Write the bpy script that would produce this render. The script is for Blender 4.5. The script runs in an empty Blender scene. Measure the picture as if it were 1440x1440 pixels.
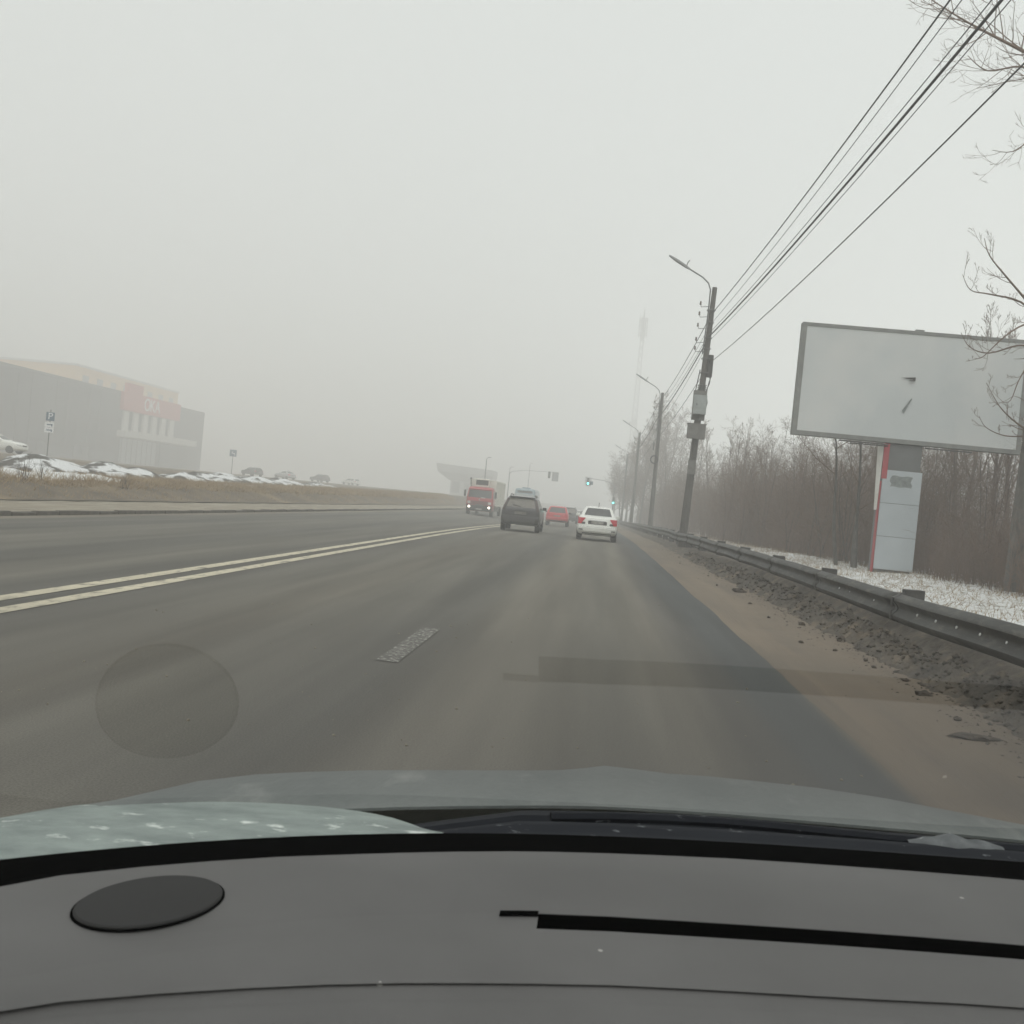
import bpy, math, random
import numpy as np
from mathutils import Vector, Matrix, noise
C = bpy.context.scene.collection
sc = bpy.context.scene
R = math.radians
PI = math.pi

# ------------------------------------------------------------------ camera, sky, sun, exposure
cam = bpy.data.cameras.new('camera'); co = bpy.data.objects.new('camera', cam); C.objects.link(co)
cam.sensor_width = 36; cam.lens = 36*1430/1440; cam.clip_start = 0.05; cam.clip_end = 4000
co.matrix_world = (Matrix.Translation((0, 0, 1.4)) @ Matrix.Rotation(R(4.672), 4, 'Z')
                   @ Matrix.Rotation(R(90-0.70), 4, 'X') @ Matrix.Rotation(R(5.4), 4, 'Z'))
cam.dof.use_dof = True; cam.dof.focus_distance = 25; cam.dof.aperture_fstop = 20
sc.camera = co

SUN_EL, SUN_ROT = R(60), R(165)
w = bpy.data.worlds.new('World'); sc.world = w; w.use_nodes = True
nt = w.node_tree; nt.nodes.clear()
sky = nt.nodes.new('ShaderNodeTexSky'); sky.sky_type = 'NISHITA'; sky.sun_disc = False
sky.sun_elevation = SUN_EL; sky.sun_rotation = SUN_ROT; sky.dust_density = 4; sky.air_density = 1.0
bw = nt.nodes.new('ShaderNodeRGBToBW')
mixc = nt.nodes.new('ShaderNodeMix'); mixc.data_type = 'RGBA'; mixc.inputs[0].default_value = 0.9   # an even cloud deck over the clear sky
mixc.inputs[7].default_value = (6.75, 7.1, 6.95, 1)
bg = nt.nodes.new('ShaderNodeBackground'); bg.inputs['Strength'].default_value = 0.13
wo = nt.nodes.new('ShaderNodeOutputWorld')
nt.links.new(sky.outputs[0], bw.inputs[0]); nt.links.new(bw.outputs[0], mixc.inputs[6])
nt.links.new(mixc.outputs[2], bg.inputs['Color']); nt.links.new(bg.outputs[0], wo.inputs['Surface'])

sl = bpy.data.lights.new('sun', 'SUN'); so = bpy.data.objects.new('sun', sl); C.objects.link(so)
sl.energy = 1.5; sl.angle = R(65); sl.color = (1, 0.985, 0.95)
so.rotation_euler = (R(90)-SUN_EL, 0, PI-SUN_ROT)
so.location = (0, -20, 50)

vs = sc.view_settings
vs.view_transform = 'Standard'; vs.look = 'None'; vs.exposure = -0.04; vs.gamma = 1; vs.use_curve_mapping = False
sc.cycles.max_bounces = 10; sc.cycles.volume_bounces = 8; sc.cycles.diffuse_bounces = 3; sc.cycles.glossy_bounces = 3
sc.cycles.transparent_max_bounces = 16
HAZE = 0.0055

# ------------------------------------------------------------------ helpers
def link(o, parent=None):
    C.objects.link(o)
    if parent is not None: o.parent = parent
    return o

def tag(o, label=None, cat=None, group=None, kind=None):
    if label: o['label'] = label
    if cat: o['category'] = cat
    if group: o['group'] = group
    if kind: o['kind'] = kind
    return o

def thing(name, label, cat, loc=(0, 0, 0), rotz=0.0, group=None):
    o = bpy.data.objects.new(name, None); o.empty_display_size = 0.3
    o.location = loc; o.rotation_euler = (0, 0, rotz); C.objects.link(o)
    return tag(o, label, cat, group)

class MB:
    def __init__(s): s.v = []; s.f = []
    def add(s, v, f):
        n = len(s.v); s.v += [tuple(p) for p in v]; s.f += [tuple(i+n for i in q) for q in f]
    def box(s, c, d, rot=None, taper=1.0):
        hx, hy, hz = d[0]/2, d[1]/2, d[2]/2
        pts = [Vector((sx*hx*(taper if sz > 0 else 1), sy*hy*(taper if sz > 0 else 1), sz*hz)) for sz in (-1, 1) for sy in (-1, 1) for sx in (-1, 1)]
        if rot is not None: pts = [rot @ p for p in pts]
        s.add([p+Vector(c) for p in pts], [(0, 2, 3, 1), (4, 5, 7, 6), (0, 1, 5, 4), (2, 6, 7, 3), (0, 4, 6, 2), (1, 3, 7, 5)])
    def tube(s, pts, rad, n=6, cap=True):
        pts = [Vector(p) for p in pts]
        if not hasattr(rad, '__len__'): rad = [rad]*len(pts)
        rings = []; up = None
        for i, p in enumerate(pts):
            t = (pts[min(i+1, len(pts)-1)]-pts[max(i-1, 0)])
            t = t.normalized() if t.length > 1e-9 else Vector((0, 0, 1))
            if up is None:
                up = Vector((0, 0, 1)) if abs(t.z) < 0.9 else Vector((1, 0, 0))
            a = t.cross(up)
            if a.length < 1e-6: a = t.orthogonal()
            a.normalize(); b = a.cross(t); up = b
            rings.append([p+(a*math.cos(2*PI*k/n)+b*math.sin(2*PI*k/n))*rad[i] for k in range(n)])
        v = [q for r in rings for q in r]; f = []
        for i in range(len(pts)-1):
            for k in range(n):
                f.append((i*n+k, i*n+(k+1) % n, (i+1)*n+(k+1) % n, (i+1)*n+k))
        if cap:
            f.append(tuple(range(n-1, -1, -1))); f.append(tuple((len(pts)-1)*n+k for k in range(n)))
        s.add(v, f)
    def lathe(s, c, axis, prof, n=20):   # prof: (distance along axis, radius)
        ax = Vector(axis).normalized(); a = ax.orthogonal().normalized(); b = ax.cross(a); c = Vector(c)
        v = [c+ax*h+(a*math.cos(2*PI*k/n)+b*math.sin(2*PI*k/n))*r for h, r in prof for k in range(n)]
        f = [(i*n+k, i*n+(k+1) % n, (i+1)*n+(k+1) % n, (i+1)*n+k) for i in range(len(prof)-1) for k in range(n)]
        f.append(tuple(range(n-1, -1, -1))); f.append(tuple((len(prof)-1)*n+k for k in range(n)))
        s.add(v, f)
    def grid(s, rows):
        m = len(rows[0]); v = [p for r in rows for p in r]
        s.add(v, [(i*m+j, i*m+j+1, (i+1)*m+j+1, (i+1)*m+j) for i in range(len(rows)-1) for j in range(m-1)])
    def build(s, name, m, parent=None, smooth=False, bevel=0.0, solid=0.0, sub=0):
        me = bpy.data.meshes.new(name); me.from_pydata([tuple(p) for p in s.v], [], s.f); me.materials.append(m)
        me.update()
        if smooth:
            me.polygons.foreach_set('use_smooth', [True]*len(me.polygons))
            me.set_sharp_from_angle(angle=R(smooth if smooth is not True else 40))
        o = link(bpy.data.objects.new(name, me), parent)
        if solid:
            q = o.modifiers.new('solid', 'SOLIDIFY'); q.thickness = solid; q.offset = 0
        if bevel:
            q = o.modifiers.new('bevel', 'BEVEL'); q.width = bevel; q.segments = 2; q.limit_method = 'ANGLE'
        if sub:
            q = o.modifiers.new('sub', 'SUBSURF'); q.levels = sub; q.render_levels = sub
        return o

def arrays(name, v, tris, m, parent=None, smooth=False):
    me = bpy.data.meshes.new(name); v = np.asarray(v, np.float32); tris = np.asarray(tris, np.int32)
    me.vertices.add(len(v)); me.vertices.foreach_set('co', v.ravel())
    k = tris.shape[1]
    me.loops.add(len(tris)*k); me.loops.foreach_set('vertex_index', tris.ravel())
    me.polygons.add(len(tris)); me.polygons.foreach_set('loop_start', np.arange(len(tris), dtype=np.int32)*k)
    if smooth: me.polygons.foreach_set('use_smooth', np.ones(len(tris), bool))
    me.materials.append(m); me.update(calc_edges=True); me.validate()
    return link(bpy.data.objects.new(name, me), parent)

def spikes(P, Q, r):       # thin three-sided cones from P to Q
    P = np.asarray(P, float); Q = np.asarray(Q, float); d = Q-P; d /= np.linalg.norm(d, axis=1, keepdims=True)+1e-9
    h = np.where(np.abs(d[:, 2:3]) > .9, np.array([[1., 0, 0]]), np.array([[0, 0, 1.]]))
    a = np.cross(d, h); a /= np.linalg.norm(a, axis=1, keepdims=True)+1e-9; b = np.cross(d, a)
    r = np.broadcast_to(np.asarray(r, float), (len(P),))[:, None]
    ring = [P+(a*math.cos(t)+b*math.sin(t))*r for t in (0, 2*PI/3, 4*PI/3)]
    v = np.stack(ring+[Q], 1).reshape(-1, 3); i = np.arange(len(P))[:, None]*4
    f = np.concatenate([i+np.array([[0, 1, 3]]), i+np.array([[1, 2, 3]]), i+np.array([[2, 0, 3]])], 0)
    return v, f

def join(parts):
    V, F, n = [], [], 0
    for v, f in parts: V.append(v); F.append(f+n); n += len(v)
    return np.concatenate(V), np.concatenate(F)

def sstep(a, b, x):
    t = min(1, max(0, (x-a)/(b-a))); return t*t*(3-2*t)

def lin(c): return tuple(((x/255+.055)/1.055)**2.4 if x > 10 else x/255/12.92 for x in c)

# ------------------------------------------------------------------ materials
def mat(name, c1, c2=None, scale=6, rough=.7, bump=0, bscale=None, c3=None, s3=2, t3=(.45, .65), stretch=(1, 1, 1), metal=0, coat=0, spec=.5, det=6, band=(.3, .7), emit=None):
    m = bpy.data.materials.new(name); m.use_nodes = True; n = m.node_tree.nodes; l = m.node_tree.links
    p = n['Principled BSDF']; p.inputs['Roughness'].default_value = rough; p.inputs['Metallic'].default_value = metal
    p.inputs['Coat Weight'].default_value = coat; p.inputs['Specular IOR Level'].default_value = spec
    p.inputs['Base Color'].default_value = (*c1, 1)
    if emit: p.inputs['Emission Color'].default_value = (*emit[0], 1); p.inputs['Emission Strength'].default_value = emit[1]
    if c2 is None and not bump: return m
    tc = n.new('ShaderNodeTexCoord'); mp = n.new('ShaderNodeMapping'); mp.inputs['Scale'].default_value = stretch
    l.new(tc.outputs['Object'], mp.inputs[0])
    def nz(s, d=det):
        t = n.new('ShaderNodeTexNoise'); t.inputs['Scale'].default_value = s; t.inputs['Detail'].default_value = d
        t.inputs['Roughness'].default_value = .6; l.new(mp.outputs[0], t.inputs['Vector']); return t
    def rng(src, a, b):
        r = n.new('ShaderNodeMapRange'); r.inputs[1].default_value = a; r.inputs[2].default_value = b; l.new(src, r.inputs[0]); return r.outputs[0]
    def mx(f, a, b):
        q = n.new('ShaderNodeMix'); q.data_type = 'RGBA'; l.new(f, q.inputs[0])
        for k, x in ((6, a), (7, b)):
            if isinstance(x, tuple): q.inputs[k].default_value = (*x, 1)
            else: l.new(x, q.inputs[k])
        return q.outputs[2]
    if c2 is not None:
        col = mx(rng(nz(scale).outputs[0], *band), c1, c2)
        if c3 is not None: col = mx(rng(nz(s3).outputs[0], *t3), col, c3)
        l.new(col, p.inputs['Base Color'])
    if bump:
        b = n.new('ShaderNodeBump'); b.inputs['Strength'].default_value = bump; b.inputs['Distance'].default_value = .02
        l.new(nz(bscale or scale*4).outputs[0], b.inputs['Height']); l.new(b.outputs[0], p.inputs['Normal'])
    return m

def paint(name, c, dust=(.16, .145, .12), rough=.3, lo=.15, hi=.75, amount=.7):
    """car paint, with road dirt thrown up on the lower body"""
    m = bpy.data.materials.new(name); m.use_nodes = True; n = m.node_tree.nodes; l = m.node_tree.links; p = n['Principled BSDF']
    p.inputs['Roughness'].default_value = rough; p.inputs['Coat Weight'].default_value = .4
    tc = n.new('ShaderNodeTexCoord'); sp = n.new('ShaderNodeSeparateXYZ'); l.new(tc.outputs['Object'], sp.inputs[0])
    t = n.new('ShaderNodeTexNoise'); t.inputs['Scale'].default_value = 5; t.inputs['Detail'].default_value = 5; l.new(tc.outputs['Object'], t.inputs['Vector'])
    r = n.new('ShaderNodeMapRange'); r.inputs[1].default_value = hi; r.inputs[2].default_value = lo; r.inputs[3].default_value = 0; r.inputs[4].default_value = amount
    l.new(sp.outputs[2], r.inputs[0])
    mu = n.new('ShaderNodeMath'); mu.operation = 'MULTIPLY_ADD'; l.new(t.outputs[0], mu.inputs[0]); mu.inputs[1].default_value = .5; mu.inputs[2].default_value = -.25
    ad = n.new('ShaderNodeMath'); ad.use_clamp = True; l.new(mu.outputs[0], ad.inputs[0]); l.new(r.outputs[0], ad.inputs[1])
    q = n.new('ShaderNodeMix'); q.data_type = 'RGBA'; l.new(ad.outputs[0], q.inputs[0]); q.inputs[6].default_value = (*c, 1); q.inputs[7].default_value = (*dust, 1)
    l.new(q.outputs[2], p.inputs['Base Color'])
    return m

M = {}
M['rubber'] = mat('rubber', (.012, .012, .012), (.03, .028, .026), 9, .85)
M['rim'] = mat('rim', (.25, .25, .24), (.12, .11, .1), 8, .45, metal=.6)
M['trim'] = mat('trim', (.02, .02, .02), (.05, .046, .04), 6, .6)
M['glass'] = mat('car_glass', (.018, .021, .022), (.03, .032, .03), 3, .08, spec=.6)
M['dusty_glass'] = mat('dusty_glass', (.09, .083, .07), (.16, .145, .12), 4, .3, spec=.5)
M['pale_glass'] = mat('pale_glass', (.3, .34, .35), (.4, .43, .43), 2, .12, spec=.8)
M['red_lens'] = mat('red_lens', (.42, .015, .03), rough=.25, emit=((1, .06, .09), .05))
M['dim_lens'] = mat('dim_lens', (.055, .03, .026), rough=.25)
M['clear_lens'] = mat('clear_lens', (.5, .5, .48), rough=.15)
M['lit_lens'] = mat('lit_lens', (.9, .88, .8), rough=.2, emit=((1, .93, .8), 4))
M['chrome'] = mat('chrome', (.5, .5, .5), rough=.25, metal=.9)
M['plate'] = mat('plate', (.5, .5, .48), (.3, .29, .27), 12, .5)
M['plate_dirty'] = mat('plate_dirty', (.34, .33, .30), (.15, .145, .13), 12, .6)
M['white_paint'] = paint('white_paint', (.78, .79, .74), (.3, .28, .23), lo=.05, hi=.6, amount=.55)
M['black_paint'] = paint('black_paint', (.022, .02, .022), (.06, .053, .048), hi=.9, amount=.7)
M['red_paint'] = paint('red_paint', (.50, .02, .03), (.12, .08, .07), hi=.7)
M['dark_paint'] = paint('dark_paint', (.04, .042, .046), (.1, .09, .08))
M['silver_paint'] = paint('silver_paint', (.45, .46, .46))
M['truck_red'] = paint('truck_red', (.36, .022, .03), (.16, .1, .085), lo=.2, hi=.9)
M['truck_white'] = mat('truck_white', (.74, .73, .66), (.6, .59, .52), 2, .5)
M['bus_blue'] = paint('bus_blue', (.2, .29, .33), lo=.1, hi=.8)
M['concrete'] = mat('pole_concrete', (.135, .127, .115), (.075, .072, .066), 7, .9, bump=.5, bscale=40, stretch=(1, 1, .3))
M['galv'] = mat('galvanised', (.19, .195, .19), (.13, .13, .125), 5, .55, metal=.3)
M['cabinet'] = mat('cabinet_grey', (.36, .39, .38), (.28, .3, .29), 4, .6)
M['cabinet_dark'] = mat('cabinet_dark', (.2, .195, .18), (.13, .125, .115), 5, .7)
M['black'] = mat('black_plastic', (.03, .03, .03), (.05, .05, .048), 6, .6)
M['cable'] = mat('cable', (.035, .035, .037), (.06, .06, .06), 8, .7)
M['porcelain'] = mat('porcelain', (.14, .11, .09), rough=.4)
M['rail'] = mat('rail_steel', (.085, .085, .08), (.045, .044, .04), 3, .62, metal=.25, c3=(.15, .14, .12), s3=9, t3=(.52, .75), stretch=(1, .35, 1), bump=.25, bscale=30)
M['rail_post'] = mat('post_steel', (.05, .048, .045), (.09, .085, .08), 9, .8)
M['stud'] = mat('stud', (.75, .76, .75), rough=.3)
M['bark'] = mat('bark', (.11, .095, .082), (.06, .052, .046), 12, .95, stretch=(1, 1, .2))
M['bark_grey'] = mat('bark_grey', (.15, .14, .125), (.07, .065, .058), 14, .95, bump=.8, bscale=30, stretch=(1, 1, .3))
M['twig'] = mat('twig', (.115, .083, .062), (.17, .115, .08), 1.2, .95)
M['brush'] = mat('brush', (.10, .07, .052), (.19, .125, .09), .35, .95)
M['straw'] = mat('straw', (.34, .25, .14), (.22, .16, .095), .6, .95)
M['soil'] = mat('soil', (.085, .07, .052), (.15, .118, .08), .8, 1, bump=1, bscale=6, c3=(.24, .18, .105), s3=.3, t3=(.5, .7))
M['sand'] = mat('road_sand', (.19, .152, .112), (.15, .124, .095), 1.4, 1, bump=.5, bscale=14, c3=(.125, .105, .085), s3=1.1, t3=(.5, .72), stretch=(1.6, .12, 1))
M['dirt'] = mat('dark_dirt', (.125, .108, .087), (.05, .046, .04), 7, 1, bump=1, bscale=22, c3=(.17, .14, .105), s3=3.5, t3=(.5, .66))
M['clod'] = mat('clod', (.05, .044, .038), (.1, .08, .06), 14, 1, bump=.8, bscale=40)
M['footpath'] = mat('footpath_sand', (.25, .215, .16), (.19, .165, .125), .8, 1, bump=.4, c3=(.3, .27, .21), s3=3, stretch=(1, .2, 1))
M['kerb'] = mat('kerb_stone', (.15, .135, .11), (.08, .072, .06), 4, .95, bump=.5)
M['snow'] = mat('snow', (.72, .73, .73), (.55, .55, .53), 2, .85, bump=.6, bscale=8)
M['paintline'] = mat('line_paint', (.56, .51, .385), (.45, .41, .31), 3, .8, c3=(.17, .155, .125), s3=7, t3=(.53, .68), stretch=(1, .45, 1))
M['wornline'] = mat('worn_line', (.40, .39, .35), (.105, .10, .088), 26, .9, det=4, band=(.36, .50))
M['face'] = mat('billboard_sheet', (.57, .60, .595), (.51, .54, .54), .5, .6, c3=(.62, .63, .615), s3=.35)
M['frame'] = mat('billboard_frame', (.25, .255, .24), (.17, .175, .165), 3, .6)
M['column'] = mat('billboard_column', (.16, .165, .165), (.13, .135, .13), 2, .7)
M['sheet'] = mat('column_sheet', (.46, .50, .52), (.40, .44, .46), 1.5, .55)
M['smudge'] = mat('smudge', (.15, .165, .16), (.26, .285, .28), 9, .8)
M['scarlet'] = mat('red_strip', (.42, .05, .07), (.32, .08, .08), 3, .6)
M['white'] = mat('white_panel', (.62, .61, .57), (.5, .49, .45), 2, .7)
M['wallgrey'] = mat('wall_grey', (.06, .062, .064), (.048, .05, .052), 1, .7)
M['walldark'] = mat('wall_dark', (.07, .074, .078), rough=.5)
M['yellow'] = mat('wall_yellow', (.70, .38, .06), (.62, .34, .06), .5, .8)
M['signred'] = mat('sign_red', (.46, .075, .055), rough=.5)
M['signblue'] = mat('sign_blue', (.045, .10, .16), rough=.5)
M['signwhite'] = mat('sign_white', (.75, .76, .76), rough=.5)
M['green_on'] = mat('green_lamp', (.05, .5, .4), rough=.3, emit=((.1, .95, .75), 9.0))
M['hazed_metal'] = mat('hazed_metal', (.36, .37, .37), (.3, .305, .305), 3, .6)  # paleness of fog added to the colour of far posts and masts
M['hazed_wall'] = mat('hazed_wall', (.30, .30, .29), (.25, .25, .245), 1, .8)  # far canopy building, its colour lightened to stand in for fog
M['lamp_head'] = mat('lamp_head', (.24, .25, .25), rough=.45)

# ------------------------------------------------------------------ the lie of the land
def dip(x, y):
    """the road drops gently beyond 42 m, less so along its far left kerb"""
    g = min(1, max(0, (x+13)/6))
    t = y-42
    d = 0 if t < -12 else ((t+12)**2/48 if t < 12 else t)
    return -0.0085*min(d, 158)*g

YS = [-60, -40, -20, -10, 0] + list(np.arange(2, 60, 2.0)) + list(np.arange(60, 200, 5.0)) + [210, 230, 260, 300, 400, 600, 1180]

def strip(name, xs, zf, m, label=None, kind='structure', ys=YS, smooth=True):
    b = MB(); b.grid([[(x, y, zf(x, y)) for x in xs] for y in ys])
    o = b.build(name, m, smooth=60 if smooth else False)
    tag(o, label, None, None, kind); return o

# asphalt, coloured by the wear of the lanes
def asphalt():
    m = bpy.data.materials.new('asphalt'); m.use_nodes = True; n = m.node_tree.nodes; l = m.node_tree.links; p = n['Principled BSDF']
    p.inputs['Roughness'].default_value = .88; p.inputs['Specular IOR Level'].default_value = .35
    tc = n.new('ShaderNodeTexCoord'); sp = n.new('ShaderNodeSeparateXYZ'); l.new(tc.outputs['Object'], sp.inputs[0])
    mp = n.new('ShaderNodeMapping'); mp.inputs['Scale'].default_value = (1, .045, 1); l.new(tc.outputs['Object'], mp.inputs[0])
    wob = n.new('ShaderNodeTexNoise'); wob.inputs['Scale'].default_value = .9; l.new(mp.outputs[0], wob.inputs['Vector'])
    ad = n.new('ShaderNodeMath'); ad.operation = 'MULTIPLY_ADD'; l.new(wob.outputs[0], ad.inputs[0]); ad.inputs[1].default_value = .7; l.new(sp.outputs[0], ad.inputs[2])
    mr = n.new('ShaderNodeMapRange'); mr.inputs[1].default_value = -13; mr.inputs[2].default_value = 2.6; l.new(ad.outputs[0], mr.inputs[0])
    cr = n.new('ShaderNodeValToRGB'); l.new(mr.outputs[0], cr.inputs[0]); e = cr.color_ramp; e.interpolation = 'EASE'
    dust, mid, dk, blue = (.150, .138, .114, 1), (.127, .119, .100, 1), (.102, .097, .084, 1), (.076, .079, .076, 1)
    stops = [(-13, (.2, .175, .135, 1)), (-12.55, (.18, .16, .125, 1)), (-12.1, (.12, .112, .095, 1)), (-10.9, dk), (-10.2, mid), (-9.2, mid), (-8, dk), (-6.6, mid), (-5.9, dk), (-5.0, dk), (-4.2, mid), (-3.3, (.12, .11, .09, 1)), (-2.6, mid), (-1.5, dk), (-.7, dust), (.2, mid), (.65, dust), (1.15, (.095, .09, .08, 1)), (1.5, blue), (1.86, blue), (1.99, (.15, .128, .098, 1)), (2.2, (.17, .14, .105, 1))]
    while len(e.elements) < len(stops): e.elements.new(.5)
    for k, (x, c) in enumerate(stops):
        e.elements[k].position = (x+13+.35)/15.6; e.elements[k].color = c
    ns = n.new('ShaderNodeTexNoise'); ns.inputs['Scale'].default_value = 2.2; ns.inputs['Detail'].default_value = 8; l.new(mp.outputs[0], ns.inputs['Vector'])
    fn = n.new('ShaderNodeTexNoise'); fn.inputs['Scale'].default_value = 90; fn.inputs['Detail'].default_value = 3; l.new(tc.outputs['Object'], fn.inputs['Vector'])
    def val(src, a, b):
        r = n.new('ShaderNodeMapRange'); r.inputs[1].default_value = .3; r.inputs[2].default_value = .7; r.inputs[3].default_value = a; r.inputs[4].default_value = b; l.new(src, r.inputs[0]); return r.outputs[0]
    mu = n.new('ShaderNodeMath'); mu.operation = 'MULTIPLY'; l.new(val(ns.outputs[0], .8, 1.2), mu.inputs[0]); l.new(val(fn.outputs[0], .72, 1.28), mu.inputs[1])
    vm = n.new('ShaderNodeVectorMath'); vm.operation = 'SCALE'; l.new(cr.outputs[0], vm.inputs[0]); l.new(mu.outputs[0], vm.inputs['Scale'])
    l.new(vm.outputs[0], p.inputs['Base Color'])
    b = n.new('ShaderNodeBump'); b.inputs['Strength'].default_value = .25; b.inputs['Distance'].default_value = .01; l.new(fn.outputs[0], b.inputs['Height']); l.new(b.outputs[0], p.inputs['Normal'])
    return m
M['asphalt'] = asphalt()

def plane(name, x0, x1, y0, y1, z, m):
    b = MB(); b.add([(x0, y0, z), (x1, y0, z), (x1, y1, z), (x0, y1, z)], [(0, 1, 2, 3)]); return b.build(name, m)
tag(plane('ground', -690, 690, -240, 1180, -1.6, M['soil']), kind='structure')
tag(strip('road', [-12.78, -11, -9, -7, -5, -3, -1, 0, 1, 2.2], dip, M['asphalt']), 'grey dusty asphalt road running straight ahead into the fog')

def marking(name, x, w2, y0, y1, m, label, step=2.0):
    b = MB(); ys = [y0+(y1-y0)*i/max(1, round((y1-y0)/step)) for i in range(max(1, round((y1-y0)/step))+1)]
    b.grid([[(x-w2, y, dip(x, y)+.006), (x+w2, y, dip(x, y)+.006)] for y in ys])
    return tag(b.build(name, m), label, kind='structure')
marking('centre_line', -5.12, .10, -20, 190, M['paintline'], 'nearer of the two solid pale centre lines')
marking('centre_line', -5.56, .10, -20, 190, M['paintline'], 'farther of the two solid pale centre lines')
for k in range(1): marking('lane_dash', -1.56, .092, 8.1+9.2*k, 10.35+9.2*k, M['wornline'], 'worn short white lane dash on the asphalt', .5)

# sandy shoulder and the dark dirt bank below the rail
def nz(x, y, s, k=0): return noise.noise(Vector((x*s, y*s, 7.3*k)))
def fb(x, y, s, k=0): return nz(x, y, s, k)+.5*nz(x, y, s*2.1, k+1)+.25*nz(x, y, s*4.3, k+2)
def rail_x(y): return 3.58-.28*sstep(12, 45, y)
ysn = [-30, -15, -6, 0, 3]+list(np.arange(4, 16, .07))+list(np.arange(16, 30, .16))+list(np.arange(30, 60, .4))+list(np.arange(60, 200, 3.0))
def sand_edge(y): return 1.93+.035*nz(0, y, .35, 4)+.012*nz(0, y, 1.7, 5)
def shoulder_z(x, y):
    e = sand_edge(y)
    return dip(x, y)+.004+max(-.016, min(.07, (x-e)*.055))+.012*fb(x, y, 1.6, 9)*min(1, max(0, (x-e)*3))
b = MB(); b.grid([[(sand_edge(y)+k, y, shoulder_z(sand_edge(y)+k, y)) for k in [-.05, 0, .03, .06]+list(np.arange(.1, 1.6, .06))] for y in ysn])
tag(b.build('sandy_shoulder', M['sand'], smooth=60), 'brown sand drifted along the edge of the asphalt', kind='structure')
def bank_z(x, y):
    c = rail_x(y)-.05; t = (x-c)/.5
    h = .33*math.exp(-t*t*1.3) if x < c else .33+.13*sstep(c, c+.25, x)
    amp = .35+.65*sstep(0, .5, 1-abs(t)) if x < c else .5
    h *= 1-.45*sstep(22, 45, y)
    r = fb(x, y, 3.2, 2)+.7*fb(x, y, 9, 20)+.35*nz(x, y, 26, 41)
    return dip(x, y)+h-.07+r*.095*amp*(1 if x < c+.2 else .4)*(1-.6*sstep(25, 50, y))
strip('dirt_bank', [2.62+.036*i for i in range(46)], bank_z, M['dirt'], 'dark crumbly dirt heaped under the guardrail', kind='structure', ys=ysn)

# right verge: thin snow over dead grass
def verge_z(x, y):
    return dip(4, y)+.30+.10*sstep(4, 9, x)+.5*sstep(14, 60, x)+.05*fb(x, y, .5, 3)+.018*fb(x, y, 3.0, 6)
def snowgrass():
    m = mat('snow_grass', (.66, .67, .67), (.50, .50, .48), 2, .9, bump=1, bscale=10, c3=(.13, .115, .075), s3=5.5, t3=(.53, .66), stretch=(1, .7, 1), det=9)
    return m
M['snowgrass'] = snowgrass()
strip('verge', [3.95, 4.2, 4.5, 4.8, 5.1, 5.4, 5.7, 6, 6.4, 6.8, 7.2, 7.6, 8, 8.5, 9, 9.5, 10, 11, 12, 14, 18, 24, 40, 90, 300, 690], verge_z, M['snowgrass'], 'thin snow lying over dead grass beyond the guardrail',
      ys=[-60, -30, -10, 0]+list(np.arange(4, 40, .4))+list(np.arange(40, 80, 2))+[90, 100, 120, 140, 170, 200, 250, 300, 500, 1180])

# left side: gutter sand, kerb, footpath, grass bank, open ground behind
strip('footpath', [-15.9, -15.2, -14.4, -13.6, -12.92], lambda x, y: .085+.03*fb(x, y, .8, 5)*(1 if x < -13 else .2), M['footpath'], 'sandy footpath strip between kerb and grass bank',
      ys=[-60, -20, 0]+list(np.arange(8, 90, 1.0))+[100, 120, 150, 200, 300, 600, 1180])
def crest(y): return .70+.0045*min(max(y-40, -10), 90)
def left_z(x, y):
    c = crest(y)
    if x > -18.3: z = .12+(c-.12)*sstep(15.8, 18.3, -x)
    elif x > -21: z = c
    else: z = c+(1.2-c)*sstep(21, 45, -x)
    return z+.07*fb(x, y, .35, 8)*sstep(15.8, 17, -x)+.03*fb(x, y, 1.5, 12)*sstep(15.8, 17, -x)
strip('grass_bank', [-15.8, -16.2, -16.6, -17, -17.4, -17.8, -18.2, -18.8, -19.5, -21, -24, -30, -38, -46, -60, -90, -200, -690], left_z, M['soil'], 'low bank of dry yellow grass rising beyond the footpath',
      ys=[-60, -20, 0]+list(np.arange(10, 90, 1.0))+list(np.arange(90, 200, 5))+[250, 400, 1180])

kb = thing('kerb', 'low row of dirty kerb stones along the far side of the road', None, (0, 0, 0)); kb['kind'] = 'structure'
rnd = random.Random(3)
b = MB(); b.box((0, 0, 0), (.15, .97, .22)); k0 = b.build('kerb_stone', M['kerb'], kb, bevel=.02)
for i in range(110):
    o = k0 if i == 0 else k0.copy()
    if i: link(o, kb)
    y = 8+i
    o.location = (-12.86+rnd.uniform(-.015, .015), y, .0+rnd.uniform(-.03, .0)); o.rotation_euler = (rnd.uniform(-.012, .012), rnd.uniform(-.03, .03), rnd.uniform(-.01, .01))

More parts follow.
